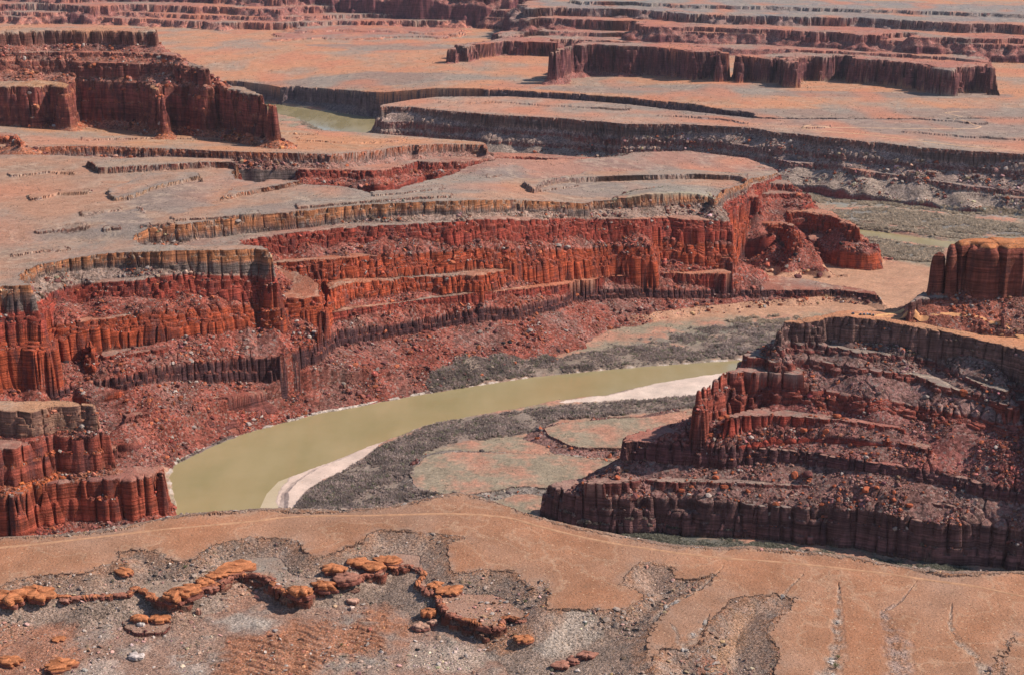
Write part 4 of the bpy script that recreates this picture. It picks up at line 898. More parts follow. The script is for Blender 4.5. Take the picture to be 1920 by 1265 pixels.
# river
def water_mat():
    s = NT('silty_water')
    pos = s.n('ShaderNodeNewGeometry').outputs['Position']
    n = s.noise(pos, .012, 4, .6); r = s.noise(pos, .5, 3, .6)
    n3 = s.noise(s.scaled(pos, .02, .004, .02), 1.0, 4, .6)
    n = s.math('ADD', s.math('MULTIPLY', n, .55), s.math('MULTIPLY', n3, .45))
    c = s.mix(s.mapr(n, .38, .62, 0, 1), (.31, .245, .118, 1), (.37, .288, .148, 1))
    b = s.bsdf(c, .13, .4, s.bump(r, .05, .3))
    s.l(s.mapr(n3, .4, .6, .08, .24), b.inputs['Roughness'])
    return s.m
M_WATER = water_mat()
def sheet(name, P, z, mat):
    import mathutils.geometry as mg
    from mathutils import Vector
    tris = mg.tessellate_polygon([[Vector((x, y, 0)) for x, y in P]])
    Vv = np.array([(x, y, z) for x, y in P])
    me = new_mesh(name, Vv, np.array(tris))
    import bmesh
    bm = bmesh.new(); bm.from_mesh(me); bmesh.ops.recalc_face_normals(bm, faces=bm.faces)
    if bm.faces[0].normal.z < 0: bmesh.ops.reverse_faces(bm, faces=bm.faces)
    bm.to_mesh(me); bm.free()
    return tag(link(name, me, mat), kind='structure')
def grow(P, k):
    C = P.mean(0); d = P - C
    n = np.roll(P, -1, 0) - np.roll(P, 1, 0); n = np.stack([n[:, 1], -n[:, 0]], 1); n /= np.linalg.norm(n, axis=1)[:, None] + 1e-9
    area = np.sum(P[:, 0] * np.roll(P[:, 1], -1) - np.roll(P[:, 0], -1) * P[:, 1])
    return P + n * k * (1 if area > 0 else -1)
for P in (river_near, river_mid, river_far):
    sheet('river', grow(P, 9), 0.0, M_WATER)

#@@SC0
# ------------------------------------------------------------------ tracks
def strip(name, line, zf, width, colr, lift=.22, wob=.4):
    p = np.array(line, float)
    X, Y, _ = unproj(p[:, 0], p[:, 1], zf)
    s = np.concatenate([[0], np.cumsum(np.hypot(np.diff(X), np.diff(Y)))])
    q = np.arange(0, s[-1], 2.0)
    def smooth(a):
        v = np.interp(q, s, a); k = np.ones(9) / 9
        return np.convolve(np.pad(v, 4, 'edge'), k, 'valid')
    x, y = smooth(X), smooth(Y)
    tx, ty = np.gradient(x), np.gradient(y); L = np.hypot(tx, ty) + 1e-9; nx, ny = -ty / L, tx / L
    m = 5
    off = np.linspace(-.5, .5, m)
    wn = width * (1 + wob * perlin(q / 14, q * 0 + 3.3))
    PX = x[:, None] + nx[:, None] * off * wn[:, None]; PY = y[:, None] + ny[:, None] * off * wn[:, None]
    zz = terrain(PX, PY, False)[0].reshape(PX.shape)
    k = np.ones(7) / 7
    zz = np.apply_along_axis(lambda r: np.convolve(np.pad(r, 3, 'edge'), k, 'valid'), 0, zz) + lift
    zz[:, 0] -= lift * 1.6; zz[:, -1] -= lift * 1.6
    n = len(q)
    i, j = np.meshgrid(np.arange(n - 1), np.arange(m - 1), indexing='ij'); a = (i * m + j).ravel()
    f = np.stack([a, a + m, a + m + 1, a + 1], 1)
    nv = n * m
    me = new_mesh(name, np.stack([PX.ravel(), PY.ravel(), zz.ravel()], 1), f, {'col': ('FLOAT_COLOR', np.tile(np.array([colr], F32), (nv, 1)) * (1 + .12 * perlin(PX.ravel() / 9, PY.ravel() / 9))[:, None]), 'cliff': ('FLOAT', np.zeros(nv)), 'rub': ('FLOAT', np.full(nv, .12))})
    return tag(link(name, me, M_TRACK), kind='structure')
def track_mat():
    s = NT('graded_dirt')
    pos = s.n('ShaderNodeNewGeometry').outputs['Position']
    n = s.noise(pos, .35, 4, .65)
    c = s.mix(1.0, s.attr('col').outputs['Color'], grey(s, s.mapr(n, .3, .7, .78, 1.2)), 'MULTIPLY')
    s.bsdf(c, .95, .05, s.bump(n, .4, .3)); return s.m
M_TRACK = track_mat()
strip('dirt_road', [(-80, 1032), (0, 1026), (90, 1017), (175, 1007), (300, 992), (370, 986), (480, 976), (521, 970), (589, 966), (671, 966), (753, 964), (834, 962), (900, 964), (960, 970), (1002, 984), (1035, 992), (1085, 1005), (1115, 1011), (1160, 1020),
    (1210, 1027), (1285, 1038), (1360, 1046), (1440, 1051), (1500, 1056), (1560, 1063), (1660, 1074), (1735, 1086), (1835, 1099), (1910, 1116), (2000, 1130)], nb_z(), 3.0, (.46, .245, .14))
strip('dirt_road', [(1640, 591), (1665, 589), (1690, 585.5), (1704, 582)], along([250, 294, 345, 398, 473, 600], [178, 180, 186, 182, 172, 168]), 5, (.66, .36, .16))
strip('dirt_road', [(1590, 588.5), (1645, 592), (1665, 594), (1690, 598), (1727, 604), (1780, 610), (1850, 621), (1920, 634), (2000, 652)], along([250, 294, 345, 398, 473, 600], [178, 180, 186, 182, 172, 168]), 5, (.62, .30, .14))
strip('dirt_road', [(1503, 242), (1580, 241), (1713, 242), (1780, 242), (1827, 242), (1840, 238), (1813, 231), (1787, 224), (1810, 219), (1787, 212), (1770, 209), (1800, 206)], flat(104), 6, (.58, .36, .23), .5)
strip('dirt_road', [(1520, 238), (1503, 242), (1533, 248), (1613, 253), (1697, 262), (1780, 272), (1860, 279), (1920, 285), (2040, 296)], flat(104), 7, (.58, .35, .21), .5)
shoal = upoly([(478, 985), (486, 955), (500, 925), (522, 902), (545, 893), (560, 905), (545, 940), (545, 990), (520, 1000)], .03)
def shoal_mat():
    s = NT('silty_shallows')
    pos = s.n('ShaderNodeNewGeometry').outputs['Position']
    n = s.noise(pos, .05, 3, .6)
    s.bsdf(s.mix(n, (.44, .33, .19, 1), (.58, .47, .33, 1)), .3, .22); return s.m
sheet('shallow_water', shoal, .03, shoal_mat())
log('tracks')

# ------------------------------------------------------------------ rocks
PXV, PYV = project(Xg.ravel(), Yg.ravel(), Z)
ICO_V = []
ph = (1 + 5 ** .5) / 2
for a_ in (-1, 1):
    for b_ in (-ph, ph): ICO_V += [(0, a_, b_), (a_, b_, 0), (b_, 0, a_)]
ICO_V = np.array(ICO_V); ICO_V /= np.linalg.norm(ICO_V[0])
def hull_faces(Vv):
    f = []
    n = len(Vv); e = 1.1 * min(np.linalg.norm(Vv[0] - Vv[k]) for k in range(1, n))
    for i in range(n):
        for j in range(i + 1, n):
            for k in range(j + 1, n):
                if all(np.linalg.norm(Vv[p] - Vv[q]) < e for p, q in ((i, j), (j, k), (i, k))):
                    nrm = np.cross(Vv[j] - Vv[i], Vv[k] - Vv[i])
                    f.append((i, j, k) if nrm @ Vv[i] > 0 else (i, k, j))
    return np.array(f)
ICO_F = hull_faces(ICO_V)
def rock_template(r, flatn=.7):
    v = ICO_V.copy()
    for _ in range(3):                           # knock flat facets off the ball
        n = r.normal(size=3); n /= np.linalg.norm(n); d = r.uniform(.45, .8)
        h = v @ n; v = v - np.outer(np.clip(h - d, 0, None), n)
    v *= 1 + .12 * r.normal(size=(12, 1))
    v *= np.array([r.uniform(.8, 1.35), r.uniform(.7, 1.1), flatn * r.uniform(.75, 1.2)])
    return v
RT = [rock_template(np.random.default_rng(k)) for k in range(24)]
def rot_xyz(n, tilt=.5):
    a = rng.uniform(0, 2 * np.pi, n); t = rng.normal(0, tilt, n); b = rng.uniform(0, 2 * np.pi, n)
    ca, sa = np.cos(a), np.sin(a)
    Rz = np.zeros((n, 3, 3)); Rz[:, 0, 0] = ca; Rz[:, 0, 1] = -sa; Rz[:, 1, 0] = sa; Rz[:, 1, 1] = ca; Rz[:, 2, 2] = 1
    kx, ky = np.cos(b), np.sin(b); ct, st = np.cos(t), np.sin(t)
    K = np.zeros((n, 3, 3))
    K[:, 0, 0] = ct + kx * kx * (1 - ct); K[:, 0, 1] = kx * ky * (1 - ct); K[:, 0, 2] = ky * st
    K[:, 1, 0] = kx * ky * (1 - ct); K[:, 1, 1] = ct + ky * ky * (1 - ct); K[:, 1, 2] = -kx * st
    K[:, 2, 0] = -ky * st; K[:, 2, 1] = kx * st; K[:, 2, 2] = ct
    return K @ Rz
def scatter_mesh(name, vi, size, colr, templ, faces, mat, sink=.25, tilt=.5, jit=.8):
    n = len(vi)
    ti = rng.integers(0, len(templ), n)
    B = np.stack(templ)[ti] * size[:, None, None]
    B = np.einsum('nij,nkj->nki', rot_xyz(n, tilt), B)
    P = V[vi].astype(float).copy()
    P[:, 2] += size * (.5 - sink) * .8
    P[:, :2] += rng.normal(0, jit, (n, 2)) * np.clip(P[:, 1:2] / 2000, .4, 2) * 0
    B = B + P[:, None, :]
    k = B.shape[1]
    F = (faces[None] + (np.arange(n) * k)[:, None, None]).reshape(-1, faces.shape[1])
    C = np.repeat(colr, k, 0)
    return link(name, new_mesh(name, B.reshape(-1, 3), F, {'col': ('FLOAT_COLOR', C)}), mat)
def pick(mask, n, wgt=None):
    c = np.nonzero(mask)[0]
    if len(c) == 0: return c
    return rng.choice(c, min(n, len(c)), replace=False)
names = np.array([t['name'] for t in T] + ['floor'])
clump = fbm(V[:, 0] / 45, V[:, 1] / 45, 3)
inview = (PXV > -150) & (PXV < 2070) & (PYV > -20) & (PYV < 1330)
isnb = np.isin(TID, [k for k, t in enumerate(T) if t['grp'] == 'near_bench'])
tal = ((KND == 2) | (KND == 3)) & inview & ~isnb & (V[:, 1] < 3600) & (RVD > 3)
def sizes(n, lo, hi, p=2.4): return np.clip(lo * rng.random(n) ** (-1 / p), lo, hi)
def tint(vi, k=.35, base=None):
    c = CO[vi].astype(float)
    c = c * (1 + rng.normal(0, k, (len(vi), 1))) * (1 + rng.normal(0, .08, (len(vi), 3)))
    return np.clip(c, .03, .75)
v1 = pick(tal & (clump + .3 > rng.random(len(V)) * .9), 80000)
sz = sizes(len(v1), .55, 3.6, 2.2) * np.clip(V[v1, 1] / 1800, .8, 1.6)
c1 = tint(v1, .42); warm = rng.random(len(v1)) < .22
c1[warm] = np.array((.42, .125, .062)) * rng.uniform(.5, 1.25, (warm.sum(), 1))
drk = rng.random(len(v1)) < .25; c1[drk] = np.array((.16, .065, .055)) * rng.uniform(.6, 1.3, (drk.sum(), 1))
gr = rng.random(len(v1)) < .08; c1[gr] = np.array((.42, .33, .28)) * rng.uniform(.6, 1.2, (gr.sum(), 1))
tag(scatter_mesh('talus_rubble', v1, sz, c1, RT, ICO_F, M_RUBBLE), kind='stuff')
# gravel and slabs of the near basin, and lines of pale slabs in the gullies
g = isnb & inview & (((KND == 2)) | (TID == BASIN) | (np.isin(names[TID], ['ledge', 'ledge_spur', 'ledge_low']) & (KND == 0)))
v2 = pick(g & (clump + .35 > rng.random(len(V)) * 1.1), 42000)
sz = sizes(len(v2), .22, 1.7, 2.2)
c2 = tint(v2, .4); gr = rng.random(len(v2)) < .25
c2[gr] = np.array((.47, .37, .31)) * rng.uniform(.6, 1.3, (gr.sum(), 1))
tag(scatter_mesh('gravel', v2, sz, c2, [r_ * np.array([1, 1, .6]) for r_ in RT], ICO_F, M_RUBBLE), kind='stuff')
lip = pick(isnb & inview & (TID == 0) & (KND > 0) & (clump > .12), 2600)
sz = sizes(len(lip), .3, 1.9, 1.8)
cL = np.array((.33, .24, .19)) * rng.uniform(.4, 1.2, (len(lip), 1))
tag(scatter_mesh('lip_rubble', lip, sz, cL, [r_ * np.array([1.2, 1, .6]) for r_ in RT], ICO_F, M_RUBBLE), kind='stuff')
pal = isnb & inview & (CO[:, 2] > .24) & (PXV > 1180) & (PYV > 1060)
v3 = pick(pal, 7000)
sz = sizes(len(v3), .3, 1.5, 2.0)
c3 = np.array((.60, .50, .43)) * rng.uniform(.45, 1.15, (len(v3), 1))
tag(scatter_mesh('pale_stone_gravel', v3, sz, c3, [r_ * np.array([1.2, 1, .55]) for r_ in RT], ICO_F, M_RUBBLE), kind='stuff')
log('rubble')

# ------------------------------------------------------------------ brush
def brush_template(r, n=26, spread=.75, leaf=.16):
    tri = []
    for _ in range(n):
        a = r.uniform(0, 2 * math.pi); e = r.uniform(.15, 1.0)
        tip = np.array([math.cos(a) * spread * (1 - e * .45) * r.uniform(.4, 1.1), math.sin(a) * spread * (1 - e * .45) * r.uniform(.4, 1.1), e * r.uniform(.75, 1.05)])
        mid = tip * r.uniform(.35, .7); mid[2] *= .9
        d = r.normal(size=3); d /= np.linalg.norm(d)
        tri += [mid - d * leaf, mid + d * leaf, tip]
    return np.array(tri)
def tri_faces(n): return np.arange(n * 3).reshape(n, 3)
BT = [brush_template(np.random.default_rng(50 + k)) for k in range(10)]
dens = (PWT > .45) & inview & (Z > .3) & (CO[:, 0] < .275) & (CO[:, 2] > .07) & (KND != 1)
near_t = dens & (V[:, 1] < 2150)
vb = pick(near_t & (clump + .75 > rng.random(len(V))), 26000)
h = rng.uniform(2.0, 4.6, len(vb)) * np.clip(1 + .5 * clump[vb], .5, 1.5)
edge = clip_ = np.clip(PWT[vb], .3, 1); h *= edge
h = np.where(PYV[vb] > 985, h * .62, h)
tone = np.clip(.5 + .9 * fbm(V[vb, 0] / 22, V[vb, 1] / 22, 2) + rng.normal(0, .18, len(vb)), 0, 1)[:, None]
cb = np.array((.30, .235, .205)) * (1 - tone) + np.array((.54, .42, .365)) * tone
olive = (rng.random(len(vb)) < .12); cb[olive] = np.array((.30, .28, .19)) * rng.uniform(.7, 1.3, (olive.sum(), 1))
wash = PYV[vb] > 985; cb[wash] = np.array((.28, .26, .20)) * rng.uniform(.6, 1.5, (wash.sum(), 1))
def brush_mesh(name, vi, h, c, wide=1.0, templ=BT):
    n = len(vi); ti = rng.integers(0, len(templ), n)
    B = np.stack(templ)[ti].copy()
    B[:, :, :2] *= wide
    B *= h[:, None, None]
    B = np.einsum('nij,nkj->nki', rot_xyz(n, .08), B) + (V[vi].astype(float) - np.array([0, 0, .1]))[:, None, :]
    k = B.shape[1]
    # stems differ a little in tone within a bush
    C = np.repeat(c, k, 0) * np.repeat(rng.uniform(.7, 1.3, (n * k // 3, 1)), 3, 0)
    return link(name, new_mesh(name, B.reshape(-1, 3), tri_faces(n * k // 3), {'col': ('FLOAT_COLOR', C)}), M_BRUSH)
tag(brush_mesh('riverside_thicket', vb, h, np.clip(cb, .03, .9), 1.15), kind='stuff')
far_t = dens & (V[:, 1] >= 2150)
vb = pick(far_t & (clump + .6 > rng.random(len(V))), 9000)
h = rng.uniform(2.5, 5.5, len(vb))
cb = np.array((.50, .40, .30)) * rng.uniform(.7, 1.35, (len(vb), 1))
tag(brush_mesh('floodplain_thicket', vb, h, cb, 1.5), kind='stuff')
ST = [brush_template(np.random.default_rng(90 + k), 9, .9, .3) for k in range(6)]
openg = inview & (KND == 0) & (RVD > 8) & (PWT < .3)
vs_ = pick(openg & (V[:, 1] > 1150) & (clump + .4 > rng.random(len(V)) * 1.2), 42000)
h = rng.uniform(.5, 1.3, len(vs_)) * np.clip(V[vs_, 1] / 2000, .8, 2.2)
cs_ = np.array((.17, .15, .11)) * rng.uniform(.6, 1.5, (len(vs_), 1))
flo = TID[vs_] == -1; h[flo] *= 1.3; cs_[flo] = np.array((.20, .19, .145)) * rng.uniform(.6, 1.3, (flo.sum(), 1))
tag(brush_mesh('desert_scrub', vs_, h, cs_, 1.2, ST), kind='stuff')
nbt = isnb & inview & (KND != 1)
vs_ = pick(nbt & (TID == 0), 17000)
h = rng.uniform(.25, .6, len(vs_)); pa = rng.random(len(vs_)) < .6
cs_ = np.where(pa[:, None], np.array((.55, .38, .25)), np.array((.16, .12, .085))) * rng.uniform(.7, 1.25, (len(vs_), 1))
tag(brush_mesh('dry_grass', vs_, h, cs_, 1.3, ST), kind='stuff')
vs_ = pick(nbt & (TID != 0) & (clump > -.1), 5000)
h = rng.uniform(.35, .95, len(vs_))
tag(brush_mesh('basin_scrub', vs_, h, np.array((.125, .135, .095)) * rng.uniform(.6, 1.5, (len(vs_), 1)), 1.2, ST), kind='stuff')
log('brush')
#@@TH0
# ------------------------------------------------------------------ single rocks
import bmesh
VIS_T = {}
def locate(px, py, rx=4, ry=3):
    """the frontmost ground vertex that projects near a photo pixel"""
    for k in (1, 1.8, 3, 5):
        c = np.nonzero((np.abs(PXV - px) < rx * k) & (np.abs(PYV - py) < ry * k))[0]
        if len(c): break
    y = V[c, 1]
    c = c[y < y.min() + 12]
    return c[np.argmin((PXV[c] - px) ** 2 + (PYV[c] - py) ** 2)]
def outcrop_mat():
    s = NT('banded_sandstone')
    pos = s.n('ShaderNodeNewGeometry').outputs['Position']
    n = s.noise(pos, .9, 4, .65); beds = s.noise(s.scaled(pos, .12, .12, 2.4), 1.0, 3, .6)
    c = s.mix(1.0, s.attr('col').outputs['Color'], grey(s, s.math('MULTIPLY', s.mapr(beds, .35, .65, .6, 1.3), s.mapr(n, .3, .7, .75, 1.25))), 'MULTIPLY')
    s.bsdf(c, .95, .05, s.bump(s.math('ADD', n, s.math('MULTIPLY', beds, 1.4)), .8, .5))
    return s.m
M_OUT = outcrop_mat()
def outcrop_mesh(name, w, d, h, seed, top, low, layers=3, split=.5):
    r = np.random.default_rng(seed); nth, nz = 44, 22
    V_, C_ = [], []
    ph = r.uniform(0, 6.3, 8); am = r.uniform(.03, .13, 8); off = r.normal(0, .05, (layers + 2, 2)); rad = r.uniform(.82, 1.06, layers + 2); cut = r.uniform(0, 6.3, 4)
    nth = 64; nz = 26
    for k in range(nz):
        t = k / (nz - 1)
        li = min(layers - 1, int(t * layers)); lt = t * layers - li          # bed and place within it
        edge = (1 - abs(2 * lt - 1) ** 5 * .16)
        cap = (1 - max(0, (t - .72) / .28) ** 2.6) ** .5 if t < 1 else 0
        for i in range(nth):
            th = 2 * math.pi * i / nth
            lob = 1 + sum(am[m] * math.cos((m + 2) * th + ph[m] + li * 1.7 * (m > 3)) for m in range(8))
            for c_ in cut: lob = min(lob, .92 / max(.55, math.cos(th - c_)) if math.cos(th - c_) > .55 else lob)
            rr = rad[li] * edge * cap * lob * (1 + .015 * r.normal()) * (1 if t < 1 else 0)
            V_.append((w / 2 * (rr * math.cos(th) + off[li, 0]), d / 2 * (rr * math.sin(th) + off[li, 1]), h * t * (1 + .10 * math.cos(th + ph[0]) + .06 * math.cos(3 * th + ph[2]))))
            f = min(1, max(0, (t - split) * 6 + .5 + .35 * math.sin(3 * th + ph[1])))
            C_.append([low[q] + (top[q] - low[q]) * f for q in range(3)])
    F_ = [(k * nth + i, k * nth + (i + 1) % nth, (k + 1) * nth + (i + 1) % nth, (k + 1) * nth + i) for k in range(nz - 1) for i in range(nth)]
    return new_mesh(name, np.array(V_), np.array(F_), {'col': ('FLOAT_COLOR', np.array(C_, F32))}, smooth=False)
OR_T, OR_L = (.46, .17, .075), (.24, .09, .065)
def outcrop(px, py, wpx, hpx, label, name='sandstone_outcrop', cat='rock', top=OR_T, low=OR_L, layers=3, split=.5, depth=.8, sink=.12, rz=None):
    i = locate(px, py)
    m = 1.0 / (FPX / (V[i, 1] * CP - (V[i, 2] - HCAM) * SP))          # metres per photo pixel
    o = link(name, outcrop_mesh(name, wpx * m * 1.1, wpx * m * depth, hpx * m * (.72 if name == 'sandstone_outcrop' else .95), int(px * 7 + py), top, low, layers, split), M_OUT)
    o.location = (float(V[i, 0]), float(V[i, 1]), float(V[i, 2]) - sink * hpx * m)
    o.rotation_euler = (0, 0, random.uniform(-.4, .4) if rz is None else rz)
    return tag(o, label, cat, 'sandstone rocks along the foreground ledge' if name == 'sandstone_outcrop' else None)
def caprock():
    p = np.array(led[2:], float); X, Y, _ = unproj(p[:, 0], p[:, 1], nb_z(-6))
    q = np.concatenate([[0], np.cumsum(np.hypot(np.diff(X), np.diff(Y)))]); r = np.random.default_rng(5)
    at = 0.0; VV, FF, CC, n0 = [], [], [], 0
    while at < q[-1]:
        w_ = r.uniform(3.0, 8.5); x = np.interp(at + w_ / 2, q, X); y = np.interp(at + w_ / 2, q, Y)
        x2 = np.interp(at + w_, q, X); y2 = np.interp(at + w_, q, Y); x1 = np.interp(at, q, X); y1 = np.interp(at, q, Y)
        an = math.atan2(y2 - y1, x2 - x1)
        zt_ = float(nb_z(-6)(x, y)); h_ = r.uniform(1.6, 3.8); d_ = r.uniform(3.5, 6.5)
        red = r.random() < .45
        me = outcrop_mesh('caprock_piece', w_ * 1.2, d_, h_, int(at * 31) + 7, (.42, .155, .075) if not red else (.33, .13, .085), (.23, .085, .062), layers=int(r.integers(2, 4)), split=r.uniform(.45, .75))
        n = len(me.vertices); co = np.empty(n * 3, F32); me.vertices.foreach_get('co', co); co = co.reshape(-1, 3)
        cl_ = np.empty(n * 4, F32); me.attributes['col'].data.foreach_get('color', cl_); cl_ = cl_.reshape(-1, 4)[:, :3]
        f_ = np.empty(len(me.loops), np.int32); me.loops.foreach_get('vertex_index', f_); f_ = f_.reshape(-1, 4)
        c, s_ = math.cos(an), math.sin(an); nx, ny = -math.sin(an), math.cos(an)
        VV.append(np.stack([x + nx * 1.2 + co[:, 0] * c - co[:, 1] * s_, y + ny * 1.2 + co[:, 0] * s_ + co[:, 1] * c, zt_ - h_ * .62 + co[:, 2]], 1)); FF.append(f_ + n0); CC.append(cl_); n0 += n
        bpy.data.meshes.remove(me)
        at += w_ * r.uniform(.7, 1.0) + (r.uniform(1, 5) if r.random() < .3 else 0)
    tag(link('caprock_ledge', new_mesh('caprock_ledge', np.concatenate(VV), np.concatenate(FF), {'col': ('FLOAT_COLOR', np.concatenate(CC))}), M_OUT), kind='structure')
caprock()
OUT = [(565, 1118, 46, 30, 'orange capped banded knob at the tip of the ledge nose, facing the mud slope', 3),
 (607, 1107, 46, 26, 'double orange knob on the ledge just right of the banded nose knob', 3), (650, 1090, 50, 24, 'wide low maroon banded block with pale orange top below the gravel scarp', 2),
 (628, 1072, 46, 22, 'rounded orange hump set back on the ledge behind the double knob', 2), (672, 1058, 40, 18, 'bright orange flat dome on the upper ledge beside white chips', 2),
 (700, 1066, 44, 20, 'low orange slab at the end of the banded ledge row, beside its dark notch', 2), (728, 1052, 50, 12, 'thin orange slab sheet high on the ledge near the scarp corner', 2),
 (20, 1128, 60, 34, 'big rounded orange block at the picture edge with dark foot', 3), (68, 1121, 66, 30, 'long orange block with dark foot beside the big edge block', 2),
 (125, 1128, 24, 12, 'small maroon block between the long orange block and the dark ledge', 2), (235, 1075, 34, 14, 'orange hollowed block tucked under the left scarp', 2),
 (262, 1163, 38, 18, 'orange hump on the lower spur, the left one of its pair', 2), (302, 1163, 44, 16, 'flat orange slab on the lower spur, the right one of its pair', 2),
 (335, 1122, 56, 34, 'pale and orange knobbly spur at the western head of the ledge row', 4), (362, 1105, 34, 18, 'orange lump next to the pale knobbly spur', 2),
 (383, 1095, 36, 18, 'orange lump in the middle of the lump row left of the long slab', 2), (405, 1082, 40, 16, 'round topped orange lump nearest the long thin slab', 2),
 (440, 1066, 70, 12, 'long thin orange slab under the grey gravel bay', 2), (395, 1106, 26, 14, 'dark maroon boulder leaning on the foot of the lump row', 2),
 (843, 1110, 44, 14, 'curved orange ledge tongue right of the shadowed hollow', 2), (815, 1100, 30, 14, 'orange brown block at the top of the shadowed hollow', 2),
 (985, 1200, 40, 14, 'bright orange rock patch low on the gully floor', 2), (115, 1250, 56, 18, 'red orange shelf rock in the lower left corner', 2), (20, 1244, 50, 20, 'red shelf rock at the lower left picture edge', 2),
 (1100, 1232, 34, 16, 'maroon block at the right of the three block row over pale stones', 2), (1075, 1240, 30, 14, 'maroon block in the middle of the three block row over pale stones', 2), (1052, 1250, 32, 14, 'maroon block at the left of the three block row over pale stones', 2),
 (110, 1200, 26, 8, 'small red slab on the gravel above the red shelf rocks', 1)]
for px, py, w_, h_, lab, ly in OUT:
    mar = 'maroon' in lab
    outcrop(px, py, w_, h_, lab, layers=ly, top=(.36, .16, .11) if mar else OR_T, split=.62 if mar else .42)
outcrop(803, 1154, 27, 15, 'smooth bright orange boulder balanced on the rim of the small ledge', 'balanced_boulder', 'boulder', layers=1, split=.25, sink=.02, depth=.9)
outcrop(788, 1178, 30, 11, 'pinkish banded slab block hanging over the shaded lip below the orange boulder', 'ledge_block', 'rock', top=(.48, .27, .19), low=(.3, .13, .1), layers=2)
outcrop(812, 1170, 20, 11, 'pinkish block between the banded slab block and the orange boulder', 'ledge_block', 'rock', top=(.48, .27, .19), low=(.3, .13, .1), layers=2)
outcrop(662, 1128, 26, 8, 'flat pink slab lying loose on the slope under the ledge', 'loose_slab', 'rock', top=(.50, .28, .20), low=(.36, .17, .12), layers=1)
outcrop(661, 1141, 10, 7, 'small pale round stone below the flat pink slab', 'round_stone', 'stone', top=(.62, .44, .35), low=(.5, .34, .27), layers=1)
outcrop(372, 1150, 10, 13, 'upright pink stone standing alone on the gravel slope', 'upright_stone', 'stone', top=(.52, .26, .18), low=(.42, .19, .13), layers=1)
outcrop(265, 1172, 14, 7, 'white stone lying in front of the orange spur', 'white_stone', 'stone', top=(.78, .66, .58), low=(.6, .48, .42), layers=1)
outcrop(255, 1232, 30, 8, 'pale grey flat stones slab on the bare slope', 'pale_slab', 'stone', top=(.62, .50, .44), low=(.45, .36, .31), layers=2)
outcrop(1190, 730, 30, 7, 'dark driftwood coloured bar rock on the pale sandbar', 'bar_rock', 'rock', top=(.4, .25, .2), low=(.3, .18, .15), layers=1) if 0 else None

M_BOULD = rock_mat('red_boulder', (.47, .135, .06), (.33, .085, .05)); M_BOULG = rock_mat('grey_boulder', (.40, .31, .27), (.30, .2, .16)); M_BOULD2 = rock_mat('dark_boulder', (.20, .07, .06), (.12, .05, .05))
def boulder_mesh(seed):
    bm = bmesh.new(); bmesh.ops.create_icosphere(bm, subdivisions=3, radius=1)
    r = np.random.default_rng(seed)
    co = np.array([v.co[:] for v in bm.verts])
    for _ in range(9):
        n = r.normal(size=3); n /= np.linalg.norm(n); d = r.uniform(.5, .85)
        co -= np.outer(np.clip(co @ n - d, 0, None), n)
    co *= 1 + .05 * perlin(co[:, 0] * 2.5 + seed, co[:, 1] * 2.5 + co[:, 2] * 2)[:, None]
    co *= np.array([1.15, .95, .78])
    for v, c in zip(bm.verts, co): v.co = c
    me = bpy.data.meshes.new('boulder'); bm.to_mesh(me); bm.free(); return me
BM = [boulder_mesh(k) for k in range(7)]
BMS = {}
def boulder_obj(i, size, mat, label, group, n):
    k = (n * 3 + 1) % 7
    if (k, mat.name) not in BMS:
        me = BM[k].copy(); me.materials.append(mat); BMS[k, mat.name] = me
    o = bpy.data.objects.new('boulder', BMS[k, mat.name]); COL.objects.link(o)
    o.location = (float(V[i, 0]), float(V[i, 1]), float(V[i, 2]) + size * .35); o.scale = (size, size, size)
    o.rotation_euler = (random.uniform(-.4, .4), random.uniform(-.4, .4), random.uniform(0, 6.28))
    return tag(o, label, 'boulder', group)
def in_poly(px, py, poly):
    ins = np.zeros(len(px), bool); P = poly
    for (ax, ay), (bx, by) in zip(P, P[1:] + P[:1]):
        if ay != by: ins ^= ((ay > py) != (by > py)) & (px < (bx - ax) * (py - ay) / (by - ay) + ax)
    return ins
FIELDS = [([(1330, 785), (1450, 770), (1600, 785), (1720, 830), (1700, 862), (1560, 845), (1400, 830), (1300, 822)], 62, (1.6, 4.2), M_BOULD, 'orange red boulder in the rubble field above the dark middle band of the road butte', 'boulders above the dark band of the road butte'),
 ([(1130, 895), (1300, 885), (1500, 880), (1700, 915), (1840, 950), (1700, 962), (1450, 940), (1200, 928)], 46, (1.4, 3.6), M_BOULD, 'red boulder on the gentle debris slope just over the lowest wall of the road butte', 'boulders above the lowest wall of the road butte'),
 ([(600, 650), (760, 625), (960, 600), (1100, 590), (1120, 625), (950, 655), (780, 705), (600, 755)], 44, (1.4, 3.4), M_BOULD2, 'dark maroon boulder on the red talus falling from the mesa to the river', 'dark boulders on the mesa talus by the river'),
 ([(210, 735), (330, 715), (440, 735), (420, 765), (300, 800), (220, 800)], 30, (1.3, 3.0), M_BOULD, 'red boulder on the slope behind the near left butte', 'boulders behind the near left butte'),
 ([(330, 625), (600, 620), (560, 650), (350, 670)], 26, (1.3, 3.0), M_BOULG, 'greyish boulder on the shelf between red columns and dark band of the mesa', 'grey boulders on the mesa shelf'),
 ([(1775, 575), (1840, 565), (1910, 570), (1915, 612), (1840, 605), (1780, 595)], 26, (1.0, 2.6), M_BOULD, 'red boulder strewn at the foot of the domed sandstone tower', 'boulders below the domed tower'),
 ([(1080, 560), (1330, 565), (1540, 560), (1500, 585), (1300, 588), (1130, 592)], 22, (1.5, 3.4), M_BOULD2, 'dark boulder at the foot of the black band on the mesa end', 'boulders under the black band')]
nbd = 0
